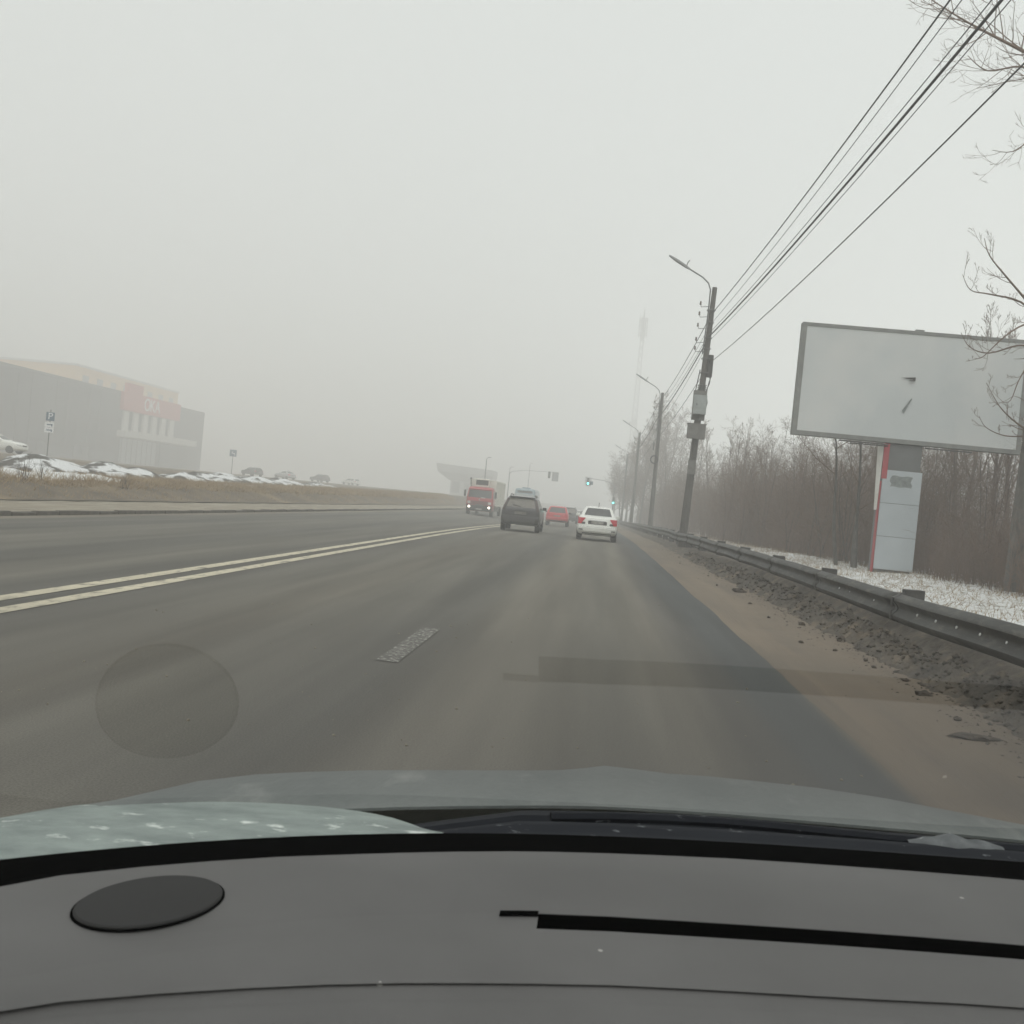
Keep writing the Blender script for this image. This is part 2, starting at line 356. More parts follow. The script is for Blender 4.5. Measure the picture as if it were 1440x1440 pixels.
# ------------------------------------------------------------------ guardrail
gr = thing('guardrail', 'long dirty steel guardrail running beside the sandy shoulder', 'guardrail')
prof = [(0.0, -.165), (-.012, -.15), (-.075, -.115), (-.082, -.085), (-.03, -.03), (-.018, 0), (-.03, .03), (-.082, .085), (-.075, .115), (-.012, .15), (0.0, .165)]
def rail_z(y): return .60+dip(3.5, y)+.035*nz(0, y, .11, 31)+.02*nz(0, y, .35, 32)
SEG = 4.0
for k in range(-3, 42):
    y0 = k*SEG; b = MB(); rows = []
    for j in range(9):
        y = y0+SEG*j/8+(.0 if j < 8 else .12)
        ox = rail_x(y)+.02*nz(0, y, .4, 33)+(.0 if j < 8 else -.004); zz = rail_z(y)
        rows.append([(ox+px-(.004 if j == 0 else 0), y, zz+pz) for px, pz in prof])
    b.grid(rows); b.build('rail_beam', M['rail'], gr, smooth=50, solid=.005)
b = MB(); b.box((.08, 0, -.28), (.24, .12, .91)); b.box((-.16, 0, .03), (.24, .14, .2)); p0 = b.build('rail_post', M['rail_post'], gr, bevel=.008)
for i in range(33):
    y = 3.9+4.45*i
    o = p0 if i == 0 else p0.copy()
    if i: link(o, gr)
    o.location = (rail_x(y)+.30, y, .585+dip(3.5, y)); o.rotation_euler = (0, rnd.uniform(-.04, .04), rnd.uniform(-.1, .1))
b = MB(); b.lathe((0, 0, 0), (-1, 0, .2), [(0, .018), (.006, .018), (.012, .012)], 8); s0 = b.build('rail_stud', M['stud'], gr)
first = True
for y in [8.3, 8.9, 9.5, 10.1, 10.7, 11.3, 13.0, 13.6, 14.2, 14.8]:
    o = s0 if first else s0.copy()
    if not first: link(o, gr)
    first = False; o.location = (rail_x(y)-.022, y, rail_z(y)-.006)
b = MB(); b.box((0, 0, .06), (.012, .05, .10)); b.box((0, 0, -.09), (.012, .05, .1)); j0 = b.build('rail_bolt_plate', M['rail_post'], gr); first = True
for y in np.arange(4, 44, 4.0):
    o = j0 if first else j0.copy()
    if not first: link(o, gr)
    first = False; o.location = (rail_x(y)-.088, y+.06, rail_z(y)+.01)

# clods lying on the shoulder
def clod(name, loc, s, label, seed, group=None):
    import bmesh
    bm = bmesh.new(); bmesh.ops.create_icosphere(bm, subdivisions=2, radius=1)
    for v in bm.verts:
        k = 1+.55*noise.noise(v.co*1.3+Vector((seed, 0, 0)))+.2*noise.noise(v.co*3.7+Vector((0, seed, 0)))
        v.co = Vector((v.co.x*s[0]*k, v.co.y*s[1]*k, v.co.z*s[2]*k))
    me = bpy.data.meshes.new(name); bm.to_mesh(me); bm.free(); me.materials.append(M['clod'])
    o = link(bpy.data.objects.new(name, me)); o.location = loc; return tag(o, label, 'stone', group)
clod('stone', (2.94, 8.97, .07), (.07, .045, .035), 'largest dark stone lying alone on the sand nearest the car', 3.1)
clod('stone', (2.95, 14.2, .07), (.05, .05, .04), 'dark round clod on the sand in front of the dirt bank', 9.4)
clod('stone', (3.1, 12.6, .09), (.05, .06, .045), 'dark clod at the toe of the dirt bank below the nearer rail', 5.2)
clod('stone', (2.86, 19.6, .08), (.12, .1, .06), 'broad dark lump pushed out of the bank farther along the shoulder', 12.7)
clod('stone', (2.75, 7.3, .06), (.16, .06, .025), 'flat slab of dried mud in the sand near the picture edge', 2.2)
for i, (x, y) in enumerate([(2.6, 21), (2.75, 24), (2.55, 12.2), (2.8, 11.6), (2.7, 17.2), (2.9, 10.4), (2.95, 10.9), (2.5, 29), (2.8, 33), (2.62, 14.9), (3.0, 9.7), (2.85, 7.9)]):
    clod('stone', (x, y, shoulder_z(x, y)+.012), (rnd.uniform(.02, .04),)*2+(.018,), 'small dark pebble scattered on the brown sand', i*3.3, 'small pebbles on the sandy shoulder')

# ------------------------------------------------------------------ lamp poles and wires
def pole_base(name, label, x, y, top_x, top_z, cat='lamp pole', group='concrete lamp poles along the guardrail', arm=True, hooks=True):
    z0 = dip(3.5, y)+.2
    t = thing(name, label, cat, (x, y, z0), 0, group)
    H = top_z-z0; dx = top_x-x
    b = MB(); rings = [(0, .165), (H*.5, .13), (H, .095)]
    for (za, ra), (zb, rb) in zip(rings[:-1], rings[1:]):
        b.tube([(dx*za/H, 0, za), (dx*zb/H, 0, zb)], [ra, rb], 8)
    b.build('pole', M['concrete'], t, bevel=.008)
    def ax(z): return dx*z/H
    if arm:
        b = MB(); a0 = H-2.6
        b.tube([(ax(a0)-.15, 0, a0), (ax(H-1)-.13, 0, H-1), (ax(H)-.16, 0, H-.1), (ax(H)-.26, 0, H+.15), (ax(H)-.5, 0, H+.36), (ax(H)-1.15, 0, H+.70)], .028, 6)
        b.build('lamp_arm', M['galv'], t, smooth=True)
        b = MB(); q = Matrix.Rotation(R(29.5), 3, 'Y')
        pts = [(-.06, .05, .045), (.12, .09, .055), (.55, .11, .06), (.88, .07, .03)]
        rows = []
        for l_, wy, wz in pts:
            rows.append([Vector((ax(H)-1.1, 0, H+.67))+q @ Vector((-l_, yy*wy, zz*wz)) for yy, zz in ((-1, -.6), (-1, .3), (-.5, 1), (.5, 1), (1, .3), (1, -.6), (-1, -.6))])
        b.grid(rows); b.add([p for p in rows[0][:6]], [(0, 1, 2, 3, 4, 5)]); b.add([p for p in rows[-1][:6]], [(5, 4, 3, 2, 1, 0)])
        hd = b.build('lamp_head', M['lamp_head'], t)
        b = MB(); c = Vector((ax(H)-1.16, 0, H+.74)); b.tube([c, c+Vector((.03, 0, .13)), c+Vector((.1, 0, .24))], .02, 5); b.build('photocell', M['galv'], hd)
        b = MB()
        for z in (a0+.2, a0+1.7):
            b = MB(); b.tube([(ax(z)-.175, -.13, z), (ax(z)+.13, -.13, z), (ax(z)+.13, .13, z), (ax(z)-.175, .13, z), (ax(z)-.175, -.13, z)], .018, 4); b.build('clamp_band', M['galv'], t)
    if hooks:
        for k, z in enumerate((H-.75, H-1.15, H-1.6, H-2.15, H-2.5)):
            b = MB(); b.tube([(ax(z)-.1, 0, z), (ax(z)-.42, 0, z-.04), (ax(z)-.46, 0, z+.06)], .012, 4)
            hk = b.build('hook', M['galv'], t)
            b = MB(); b.lathe((ax(z)-.46, 0, z+.04), (0, 0, 1), [(0, .03), (.03, .045), (.07, .025), (.1, .04), (.14, .02)], 8); b.build('insulator', M['porcelain'], hk)
    return t, ax, z0

t, ax, z0 = pole_base('lamp_pole', 'leaning concrete lamp pole carrying two grey boxes, nearest behind the guardrail', 3.45, 40, 3.77, 10.33)
def onpole(zw): return ax(zw-z0)
zc = 5.72; b = MB(); b.box((onpole(zc)-.02, -.27, zc-z0), (.49, .26, .74)); q = b.build('meter_cabinet', M['cabinet'], t, bevel=.015)
b = MB(); b.box((onpole(zc)-.15, -.41, zc-z0), (.03, .02, .08)); b.build('cabinet_lock', M['black'], q)
b = MB(); b.box((onpole(zc)-.03, -.04, zc-z0), (.5, .17, 1.15)); b.build('mounting_frame', M['cabinet_dark'], t, bevel=.01)
zc = 4.68; b = MB(); b.box((onpole(zc)-.03, -.28, zc-z0), (.68, .34, .56)); q = b.build('junction_box', M['cabinet_dark'], t, bevel=.02)
b = MB(); b.box((onpole(zc)-.03, -.28, zc-z0+.285), (.72, .38, .03)); b.build('box_lid', M['cabinet_dark'], q)
zc = 7.27; b = MB(); b.box((onpole(zc)+.2, -.02, zc-z0), (.2, .26, .86)); b.build('splice_box', M['black'], t, bevel=.03)
zc = 3.3; b = MB(); b.box((onpole(zc)-.02, -.2, zc-z0), (.30, .1, .55)); b.build('notice_plate', M['cabinet_dark'], t, bevel=.01)
b = MB()
for z in (7.55, 7.0, 6.5, 6.42, 6.34): b.tube([(onpole(z)-.15, -.15, z-z0), (onpole(z)+.15, -.15, z-z0), (onpole(z)+.15, .15, z-z0), (onpole(z)-.15, .15, z-z0), (onpole(z)-.15, -.15, z-z0)], .016, 4)
for z in (8.95, 8.35): b.tube([(onpole(z)-.12, -.12, z-z0), (onpole(z)+.12, -.12, z-z0), (onpole(z)+.12, .12, z-z0), (onpole(z)-.12, .12, z-z0), (onpole(z)-.12, -.12, z-z0)], .02, 4)
b.build('steel_band', M['galv'], t)
b = MB(); b.tube([(onpole(z)+.22+.05*math.sin(k*1.1), -.05, z-z0) for k, z in enumerate(np.arange(6.9, 5.4, -.15))], .018, 5)
b.tube([(onpole(z)+.30-.09*math.sin((6.9-z)*2.6), .03, z-z0) for z in np.arange(6.9, 5.9, -.12)], .016, 5)
b.tube([(onpole(z)-.2-.05*math.sin((z-2)*2), -.1, z-z0) for z in np.arange(7.1, 6.0, -.12)], .02, 5); b.build('down_cable', M['cable'], t)

t, ax2, z02 = pole_base('lamp_pole', 'second concrete lamp pole along the guardrail, with a coil of cable halfway up', 3.74, 69, 3.72, 9.5)
b = MB(); b.tube([(-.16+.24*math.cos(a), -.17, 5.0+.26*math.sin(a)) for a in np.linspace(0, 2*PI, 17)], .05, 6); b.build('cable_coil', M['cable'], t, smooth=True)
b = MB(); b.box((-.28, -.12, 5.9), (.1, .1, .55)); b.build('bracket_box', M['galv'], t)
pole_base('lamp_pole', 'third concrete lamp pole, slim and pale in the fog before the trees', 3.7, 104, 3.72, 9.4)
pole_base('lamp_pole', 'farthest concrete lamp pole, almost lost in fog by the traffic light', 3.6, 140, 3.65, 9.1)
PREV = pole_base('lamp_pole', 'concrete lamp pole beside the car, carrying the near end of the wires', 4.85, 5, 4.85, 10.2)

def wire(name, label, pts, r, group, sag=.25):
    b = MB(); path = []
    for A, B in zip(pts[:-1], pts[1:]):
        A, B = Vector(A), Vector(B)
        for k in range(14):
            u = k/14; p = A.lerp(B, u); p.z -= 4*sag*u*(1-u); path.append(p)
    path.append(Vector(pts[-1])); b.tube(path, r, 5)
    return tag(b.build(name, M['cable'], None, smooth=True), label, 'wire', group)
G = 'overhead wires strung between the lamp poles'
near = [((4.60, 5, 9.35), (3.72, 39.9, 9.25), (3.50, 68.9, 8.75), (3.5, 104, 8.7), .015, 'topmost thick overhead wire, leftmost where they leave the picture'),
        ((4.48, 5, 8.95), (3.72, 39.9, 8.85), (3.48, 68.9, 8.35), (3.5, 104, 8.3), .008, 'thin overhead wire just below the topmost one'),
        ((4.70, 5, 8.62), (3.73, 39.9, 8.55), (3.47, 68.9, 8.0), (3.5, 104, 7.9), .009, 'upper thin wire riding on the thick cable bundle'),
        ((4.76, 5, 8.52), (3.74, 39.9, 8.42), (3.46, 68.9, 7.6), (3.5, 104, 7.5), .024, 'thickest overhead cable bundle in the middle of the wires'),
        ((4.80, 5, 8.44), (3.76, 39.9, 8.25), (3.46, 68.9, 6.9), (3.5, 104, 6.8), .008, 'lower thin wire hugging the thick cable bundle'),
        ((4.68, 5, 7.2), (3.86, 39.9, 7.4), (3.46, 68.9, 6.2), (3.5, 104, 6.1), .012, 'lone lowest overhead wire running to the black box on the pole')]
for a, c, d, e, r, lb in near: wire('overhead_wire', lb, [a, c, d, e], r, G)

# ------------------------------------------------------------------ billboard
bb = thing('billboard', 'big blank white billboard on a broad sheet-clad column beside the thicket', 'billboard', (8.17, 28.6, .30), 0)
bb.rotation_euler = (0, R(.25), 0)
b = MB()
x0, x1, zb, zt = -3.05, 3.0, 3.60, 6.68
b.add([(x0+.12, -.19, zb+.12), (x1-.12, -.19, zb+.12), (x1-.12, -.19, zt-.10), (x0+.12, -.19, zt-.10)], [(0, 1, 2, 3)])
face = b.build('billboard_sheet', M['face'], bb, solid=.01)
b = MB(); b.box((x0+.06, -.06, (zb+zt)/2), (.12, .30, zt-zb)); b.box((x1-.06, -.06, (zb+zt)/2), (.12, .30, zt-zb))
b.box(((x0+x1)/2, -.06, zt-.05), (x1-x0-.24, .30, .10)); b.box(((x0+x1)/2, -.06, zb+.06), (x1-x0-.24, .30, .12)); b.build('billboard_frame', M['frame'], bb, bevel=.004)
b = MB(); b.add([(x0+.1, .07, zb+.1), (x1-.1, .07, zb+.1), (x1-.1, .07, zt-.08), (x0+.1, .07, zt-.08)], [(3, 2, 1, 0)]); b.build('back_sheet', M['column'], bb, solid=.01)
b = MB(); b.box((-.02, .12, 1.78), (.98, .5, 3.62)); b.build('column', M['column'], bb, bevel=.01)
for k in range(3):
    b = MB(); b.box((.0, -.17, .16+.445+.905*k), (1.04, .03, .895)); b.build('cladding_sheet', M['sheet'], bb, bevel=.004)
b = MB(); b.grid([[(-.3+.07*j+.03*math.sin(i*2), -.187, 2.42+.075*i+.012*math.sin(j*1.3)) for j in range(9)] for i in range(5)]); b.build('smudge', M['smudge'], bb)
b = MB(); b.box((-.545, -.10, 1.3), (.03, .16, 2.5)); b.box((-.48, -.16, 3.1), (.14, .06, .96)); b.build('red_strip', M['scarlet'], bb)
b = MB(); b.add([(-.66, -.16, 1.75), (-.59, -.18, 1.75), (-.565, -.18, 3.55), (-.72, -.14, 3.55)], [(0, 1, 2, 3)]); b.build('torn_banner', M['white'], bb, solid=.008)
b = MB(); b.box((-1.15, -.32, 3.535), (1.3, .12, .03)); b.box((-1.0, -.3, 3.49), (1.0, .1, .025)); b.box((1.1, -.3, 3.53), (1.2, .1, .03)); b.build('service_ledge', M['rail_post'], bb)
b = MB(); b.add([(-.32, -.23, 5.38), (.07, -.24, 5.42), (.06, -.25, 5.31), (-.12, -.26, 5.31), (.03, -.23, 5.35)], [(0, 1, 4), (1, 2, 3, 4)]); b.build('torn_flap', M['rail_post'], face, solid=.012)
b = MB(); b.add([(-.14, -.212, 4.42), (-.2, -.212, 4.5), (.02, -.212, 4.85), (.04, -.212, 4.84)], [(0, 1, 2, 3)]); b.build('scratch', M['smudge'], face, solid=.006)
b = MB(); b.box((.1, -.05, zt+.03), (.22, .12, .06)); b.build('lamp_bracket', M['frame'], bb)

# ------------------------------------------------------------------ bare trees
def rdir(rng): 
    v = Vector((rng.gauss(0, 1), rng.gauss(0, 1), rng.gauss(0, 1))); return v.normalized()
def branch(rng, b, p, d, L, r, depth, up, wob, kids, n=5, sides=3, ang=(25, 60), tips=.25):
    """one wandering limb; returns nothing, adds its tube and its children's to b"""
    pts, rad = [p.copy()], [r]; d = d.normalized(); nodes = []
    for i in range(n):
        d = (d+rdir(rng)*wob+Vector((0, 0, up))).normalized(); p = p+d*(L/n)
        pts.append(p.copy()); rad.append(max(RMIN[0], r*(1-(1-tips)*(i+1)/n))); nodes.append((p.copy(), d.copy(), rad[-1]))
    b.tube(pts, rad, sides, cap=False)
    if depth <= 0: return nodes
    k = kids[0]
    for j in range(k):
        f = .2+.8*(j+rng.random())/k; i = min(n-1, int(f*n)); q, dd, rr = nodes[i]
        q = pts[i].lerp(pts[i+1], rng.random())
        a = R(rng.uniform(*ang)); o = dd.cross(rdir(rng)).normalized()
        nd = dd*math.cos(a)+o*math.sin(a)
        branch(rng, b, q, nd, L*rng.uniform(.35, .6)*(1.15-.55*f), max(.003, rr*.6), depth-1, up*1.2, wob*1.15, kids[1:], max(2, n-1), 3, ang)
    return nodes

RMIN = [.0028]
def tree_meshes(seed, H, r, stems=1, kids=(14, 6, 3), spread=.3, up=.05, wob=.12, first=.2, ang=(25, 55), blen=.45):
    rng = random.Random(seed); tb, cb = MB(), MB()
    for s in range(stems):
        d = Vector((rng.uniform(-spread, spread), rng.uniform(-spread, spread), 1)) if stems > 1 else Vector((rng.uniform(-.06, .06), rng.uniform(-.06, .06), 1))
        p = Vector((rng.uniform(-.12, .12), rng.uniform(-.12, .12), -.1)) if stems > 1 else Vector((0, 0, -.1))
        h = H*rng.uniform(.75, 1); n = 8; pts, rad, dirs = [p.copy()], [r], [d]
        for i in range(n):
            d = (d.normalized()+rdir(rng)*wob*.5+Vector((0, 0, .08))).normalized(); p = p+d*h/n
            pts.append(p.copy()); rad.append(r*(1-.9*(i+1)/n)); dirs.append(d)
        tb.tube(pts, rad, 6 if r > .08 else 4, cap=False)
        for j in range(kids[0]):
            f = first+(1-first)*(j+rng.random())/kids[0]; i = min(n-1, int(f*n)); q = pts[i].lerp(pts[i+1], f*n-i)
            a = R(rng.uniform(*ang)); o = dirs[i].cross(rdir(rng)).normalized()
            branch(rng, cb, q, dirs[i]*math.cos(a)+o*math.sin(a), h*blen*rng.uniform(.6, 1.1)*(1.2-.8*f), max(.006, rad[i]*.5), len(kids)-1, up, wob, kids[1:], 5, 3, ang)
    return tb, cb

def make_tree(name, label, tm, tw, seed, group=None, **k):
    t = thing(name, label, 'tree', (0, 0, 0), 0, group); tb, cb = tree_meshes(seed, **k)
    tb.build('trunk', tm, t, smooth=True); cb.build('crown', tw, t); return t
def put(src, loc, rz, s, label, group, first):
    if first: o = src
    else:
        o = src.copy(); C.objects.link(o)
        for ch in src.children:
            c = ch.copy(); C.objects.link(c); c.parent = o
    o.location = loc; o.rotation_euler = (rnd.uniform(-.05, .05), rnd.uniform(-.05, .05), rz); o.scale = (s, s, s*rnd.uniform(.92, 1.1))
    tag(o, label, 'tree', group); return o

def edge_x(y):   # where the thicket begins
    pts = [(10, 10.6), (15, 10.0), (22, 9.3), (33, 7.9), (52, 7.0), (80, 6.4), (200, 6.0)]
    return float(np.interp(y, [p[0] for p in pts], [p[1] for p in pts]))

LS = 'slender bare sapling in the thicket behind the guardrail'; GS = 'bare saplings of the roadside thicket'
def where(x, y):
    a = x/y
    if y > 118: return 0
    return 0 if a < .088 else (1 if a < .18 else 2)
LSS = ['slender bare sapling in the thicket left of the leaning lamp pole', 'slender bare sapling in the thicket between the leaning lamp pole and the billboard', 'slender bare sapling in the thicket under and right of the billboard']
LTT = ['taller bare tree in the fog left of the leaning lamp pole', 'taller bare tree rising between the leaning lamp pole and the billboard', 'taller bare tree whose crown shows around the right end of the billboard']
protos = [make_tree('sapling', LS, M['bark'], M['twig'], 10+i, GS, H=5.2+.5*(i % 3), r=.026, stems=3+i % 2, kids=(11, 6, 4), spread=.30, first=.10, blen=.42, wob=.2, ang=(30, 70)) for i in range(6)]
used = set(); rnd = random.Random(11)
spots = []
y = 13.0
while y < 150:
    for row in range(3):
        spots.append((edge_x(y)+.5+row*2.0+rnd.uniform(-.6, .9), y+rnd.uniform(-1, 1), row))
    y += 1.25+y*.018
spots = [q for q in spots if not (abs(q[0]-8.2) < 1.2 and abs(q[1]-28.6) < 1.6) and not (q[1] < 30 and q[0] < q[1]*.405+.6)]
for x, y, row in spots:
    i = rnd.randrange(6); put(protos[i], (x, y, verge_z(x, y)), rnd.uniform(0, 6.3), rnd.uniform(.72, 1.05)*(1.0+.1*row), LSS[where(x, y)], GS, i not in used); used.add(i)
for i in range(6):
    if i not in used: put(protos[i], (11, 16+i*3, .5), 1, .9, LS, GS, True)

LT, GT = 'taller bare tree rising out of the thicket', 'taller bare trees in the thicket'
RMIN[0] = .005
tall = [make_tree('bare_tree', LT, M['bark'], M['twig'], 40+i, GT, H=10.5, r=.11, kids=(15, 7, 4, 2), up=.10, wob=.11, first=.28, ang=(18, 48), blen=.38) for i in range(3)]
used = set()
for k, (x, y, s) in enumerate([(9.6, 58, .70), (8.4, 66, .82), (10.2, 74, .95), (9.2, 84, 1.05), (11.5, 92, 1.1), (8.4, 98, 1.05), (12.5, 66, .86), (13.5, 52, .72), (12.6, 37, .66), (14.6, 38.5, .98), (15.6, 36.5, 1.0), (14.2, 33, .86), (16.5, 42, 1.08), (13.9, 40.5, .95), (15.2, 43.5, 1.1), (14.9, 34.5, .92), (16.9, 38.8, 1.05), (10.5, 110, 1.2),
                               (7.6, 112, 1.15), (9.0, 122, 1.3), (17.5, 30, .8), (12.0, 44, .62), (11, 80, .9), (13.5, 86, 1.1)]):
    i = k % 3; put(tall[i], (x, y, verge_z(x, y)), rnd.uniform(0, 6.3), s, LTT[where(x, y)], GT, i not in used); used.add(i)
RMIN[0] = .0028
LP, GP = 'very tall bare tree standing pale in the fog where the road disappears', 'tall foggy trees at the end of the road'
RMIN[0] = .011
pop = [make_tree('tall_tree', LP, M['bark'], M['twig'], 60+i, GP, H=16.5, r=.2, kids=(24, 9, 5, 3), up=.09, wob=.14, first=.16, ang=(25, 70), blen=.36) for i in range(2)]
RMIN[0] = .0028
used = set()
for k, (x, y, s) in enumerate([(5.6, 128, .72), (7.5, 132, .95), (5.0, 142, .8), (6.6, 148, 1.0), (4.6, 156, .78), (8.6, 142, 1.05), (5.6, 166, .95), (4.2, 172, .72), (7.0, 172, 1.1), (4.6, 186, .85), (6.0, 196, 1.0), (9.5, 155, 1.15), (11, 135, 1.0), (3.6, 198, .7)]):
    i = k % 2; put(pop[i], (x, y, verge_z(x, y)), rnd.uniform(0, 6.3), s, LP, GP, i not in used); used.add(i)

# two darker stems by the billboard column
t = make_tree('bare_tree', 'crooked dark bare tree just left of the billboard column', M['bark_grey'], M['twig'], 81, None, H=5.6, r=.075, kids=(9, 5, 3), wob=.16, first=.4); t.location = (7.15, 30.5, verge_z(7.1, 30.5)); t.rotation_euler = (0, -.12, .4)
t = make_tree('bare_tree', 'thin forked bare tree close against the red edge of the billboard column', M['bark_grey'], M['twig'], 82, None, H=4.4, r=.06, stems=2, kids=(6, 4, 3), wob=.12, first=.35, spread=.12); t.location = (7.5, 29.9, verge_z(7.5, 29.9))

# big tree at the right edge, reaching over the billboard and the wires
bt = thing('bare_tree', 'large grey bare tree at the right edge reaching its branches over the billboard', 'tree', (9.58, 23.87, .17)); bt.scale = (1.256, 1.256, 1.256)
rng = random.Random(5)
b = MB(); tp = [(0, 0, -.2), (.02, 0, 1.5), (.05, 0, 3), (.02, .05, 4.6), (.1, .1, 6.2), (.32, .2, 8), (.5, .2, 10), (.6, .3, 12), (.7, .3, 13.5)]
b.tube(tp, [.21, .185, .165, .155, .145, .12, .1, .07, .03], 9); tr = b.build('trunk', M['bark_grey'], bt, smooth=True)
b = MB()
for i in range(26):
    z = rng.uniform(2.4, 7.2); a = rng.uniform(0, 2*PI); p = Vector((.02+.15*math.cos(a), .15*math.sin(a), z))
    branch(rng, b, p, Vector((math.cos(a), math.sin(a), .3)), rng.uniform(.15, .35), .012, 0, .05, .3, (), 3)
b.build('bark_shoots', M['twig'], bt)
def limb(path, r0, seed, twigs=5, tl=.5, sides=5, name='branch'):
    rg = random.Random(seed); bb_ = MB(); n = len(path); P = [Vector(q) for q in path]
    Q = []
    for i in range(n-1):
        for k in range(4):
            u = k/4; p0, p1, p2, p3 = P[max(0, i-1)], P[i], P[i+1], P[min(n-1, i+2)]
            Q.append(.5*((2*p1)+(p2-p0)*u+(2*p0-5*p1+4*p2-p3)*u*u+(3*p1-p0-3*p2+p3)*u**3))
    Q.append(P[-1]); m_ = len(Q); bb_.tube(Q, [max(.005, r0*(1-.85*i/(m_-1))) for i in range(m_)], sides, cap=False)
    for j in range(twigs):
        f = .12+.86*(j+rg.random())/twigs; i = min(m_-2, int(f*(m_-1))); d = (Q[i+1]-Q[i]).normalized()
        a = R(rg.uniform(30, 70)); o = d.cross(rdir(rg)).normalized(); o.y *= .6
        nd = (d*math.cos(a)+o*math.sin(a))
        branch(rg, bb_, Q[i], nd, tl*rg.uniform(.5, 1.2), max(.005, r0*.4*(1-.6*f)), 2, .10, .16, (3, 2), 5, 3, (25, 60))
    return bb_.build(name, M['twig'], bt, smooth=True)
# (coordinates from the tree's foot; the limbs sweep left, droop and turn up at the tip)
limb([(.05, 0, 5.0), (-.3, -.1, 5.35), (-.75, -.2, 5.75), (-1.1, -.25, 6.1), (-1.22, -.25, 6.4)], .028, 1, 7, .5)
limb([(.05, 0, 5.0), (-.35, .1, 5.4), (-.9, .1, 5.5), (-1.25, .1, 5.55), (-1.42, .1, 5.82)], .024, 2, 7, .45)
limb([(.03, 0, 4.75), (-.3, -.2, 4.95), (-.7, -.3, 4.7), (-1.05, -.3, 4.3), (-1.2, -.3, 4.25)], .022, 3, 7, .4)
limb([(.02, 0, 4.55), (-.35, 0, 4.6), (-.85, 0, 4.42), (-1.2, 0, 4.5), (-1.38, 0, 4.75)], .022, 4, 8, .4)
limb([(.02, 0, 4.4), (-.25, -.3, 4.25), (-.45, -.4, 3.9), (-.55, -.4, 3.55), (-.7, -.4, 3.5)], .018, 5, 7, .35)
limb([(.03, 0, 3.05), (-.3, -.1, 3.2), (-.65, -.2, 3.45), (-.92, -.2, 3.85)], .022, 6, 5, .35)
limb([(.03, 0, 3.0), (-.35, .2, 2.98), (-.7, .2, 3.1), (-.85, .2, 3.3)], .016, 7, 5, .3)
limb([(.05, -.1, 3.1), (-.2, -.4, 3.4), (-.35, -.5, 3.9)], .014, 8, 4, .3)
limb([(.5, .2, 9.2), (-.2, -.1, 9.5), (-.75, -.2, 9.72), (-1.4, -.3, 9.95), (-2.0, -.35, 10.2), (-2.6, -.4, 10.5)], .05, 9, 26, 1.15)
limb([(.4, .2, 8.8), (-.3, -.1, 9.3), (-.9, -.3, 9.45), (-1.5, -.4, 9.3), (-1.9, -.5, 9.5)], .032, 10, 18, .85)
limb([(.35, .2, 8.3), (-.1, 0, 8.7), (-.5, -.2, 8.3), (-.9, -.3, 7.95), (-1.25, -.3, 7.95)], .024, 11, 8, .6)
limb([(.55, .2, 10.2), (-.1, .1, 11.0), (-.8, .1, 11.6), (-1.6, .1, 12.2)], .035, 12, 16, .9)
limb([(.3, .1, 7.6), (.05, -.2, 7.9), (-.15, -.3, 7.5), (-.25, -.3, 7.0)], .016, 13, 6, .4)
limb([(.3, .1, 7.2), (.1, -.2, 7.3), (-.1, -.3, 7.0), (-.2, -.3, 6.6)], .014, 14, 6, .35)
limb([(.5, .2, 9.6), (1.2, .4, 10.4), (2, .6, 11)], .05, 15, 10, .9)

# the undergrowth that closes the thicket: uncountable thin stems
g = np.random.default_rng(4)
def stems(n, y0, y1, depth, hmin, hmax, hk, r, twigs, rscale=.0, lean=.16, hcap=99):
    yy = y0+(y1-y0)*g.random(n)**1.25; ex = np.array([edge_x(q) for q in yy]); xx = ex+depth*g.random(n)**1.2+.3*g.normal(size=n)
    clear = ~((np.abs(xx-8.2) < .9) & (np.abs(yy-28.6) < .7)) & ~((yy < 28.5) & (np.abs(xx/yy-.286) < .035)); xx, yy, ex = xx[clear], yy[clear], ex[clear]; n = len(xx)
    zz = np.array([verge_z(a, q) for a, q in zip(xx, yy)])-.03
    h = (hmin+(hmax-hmin)*g.random(n)**hk)*(.75+.5*np.minimum(1, (xx-ex)/6))
    front = (yy < 30) & (xx < yy*.405+.8); h = np.where(front, np.minimum(h, 1.0+1.9*(yy/28.6)*g.random(n)), h)   # only low brush stands before the billboard
    P = np.stack([xx, yy, zz], 1); M1 = P+np.stack([g.normal(0, lean, n)*h*.5, g.normal(0, lean, n)*h*.5, h*.5], 1); Q = M1+np.stack([g.normal(0, lean*1.6, n)*h*.5, g.normal(0, lean*1.6, n)*h*.5, h*.5], 1)
    rr = r*(1+yy*rscale)
    parts = [spikes(P, P+(M1-P)*1.6, rr), spikes(M1, Q, rr*.6)]
    for k in range(twigs):
        low = k % 2 == 0; S, E = (P, M1) if low else (M1, Q)
        A = S+(E-S)*((.25 if low else .0)+.75*g.random(n)[:, None]); L = h[:, None]*(.10+.22*g.random((n, 1)))
        d = np.stack([g.normal(0, .8, n), g.normal(0, .8, n), .45+.45*g.random(n)], 1); B = A+d*L; parts.append(spikes(A, B, rr*.5))
        for q in range(2):
            A2 = A+(B-A)*(.3+.4*g.random((n, 1))); d2 = d*.6+g.normal(0, .6, (n, 3)); parts.append(spikes(A2, A2+d2*L*.45, rr*.32))
    return join(parts)
v, f = join([stems(5600, 12, 60, 10, .9, 4.4, 1.3, .009, 8), stems(4200, 40, 160, 11, 1.6, 5.4, 1.1, .009, 7, .006), stems(6500, 12, 60, 4, .4, 1.8, 1.1, .007, 5)])
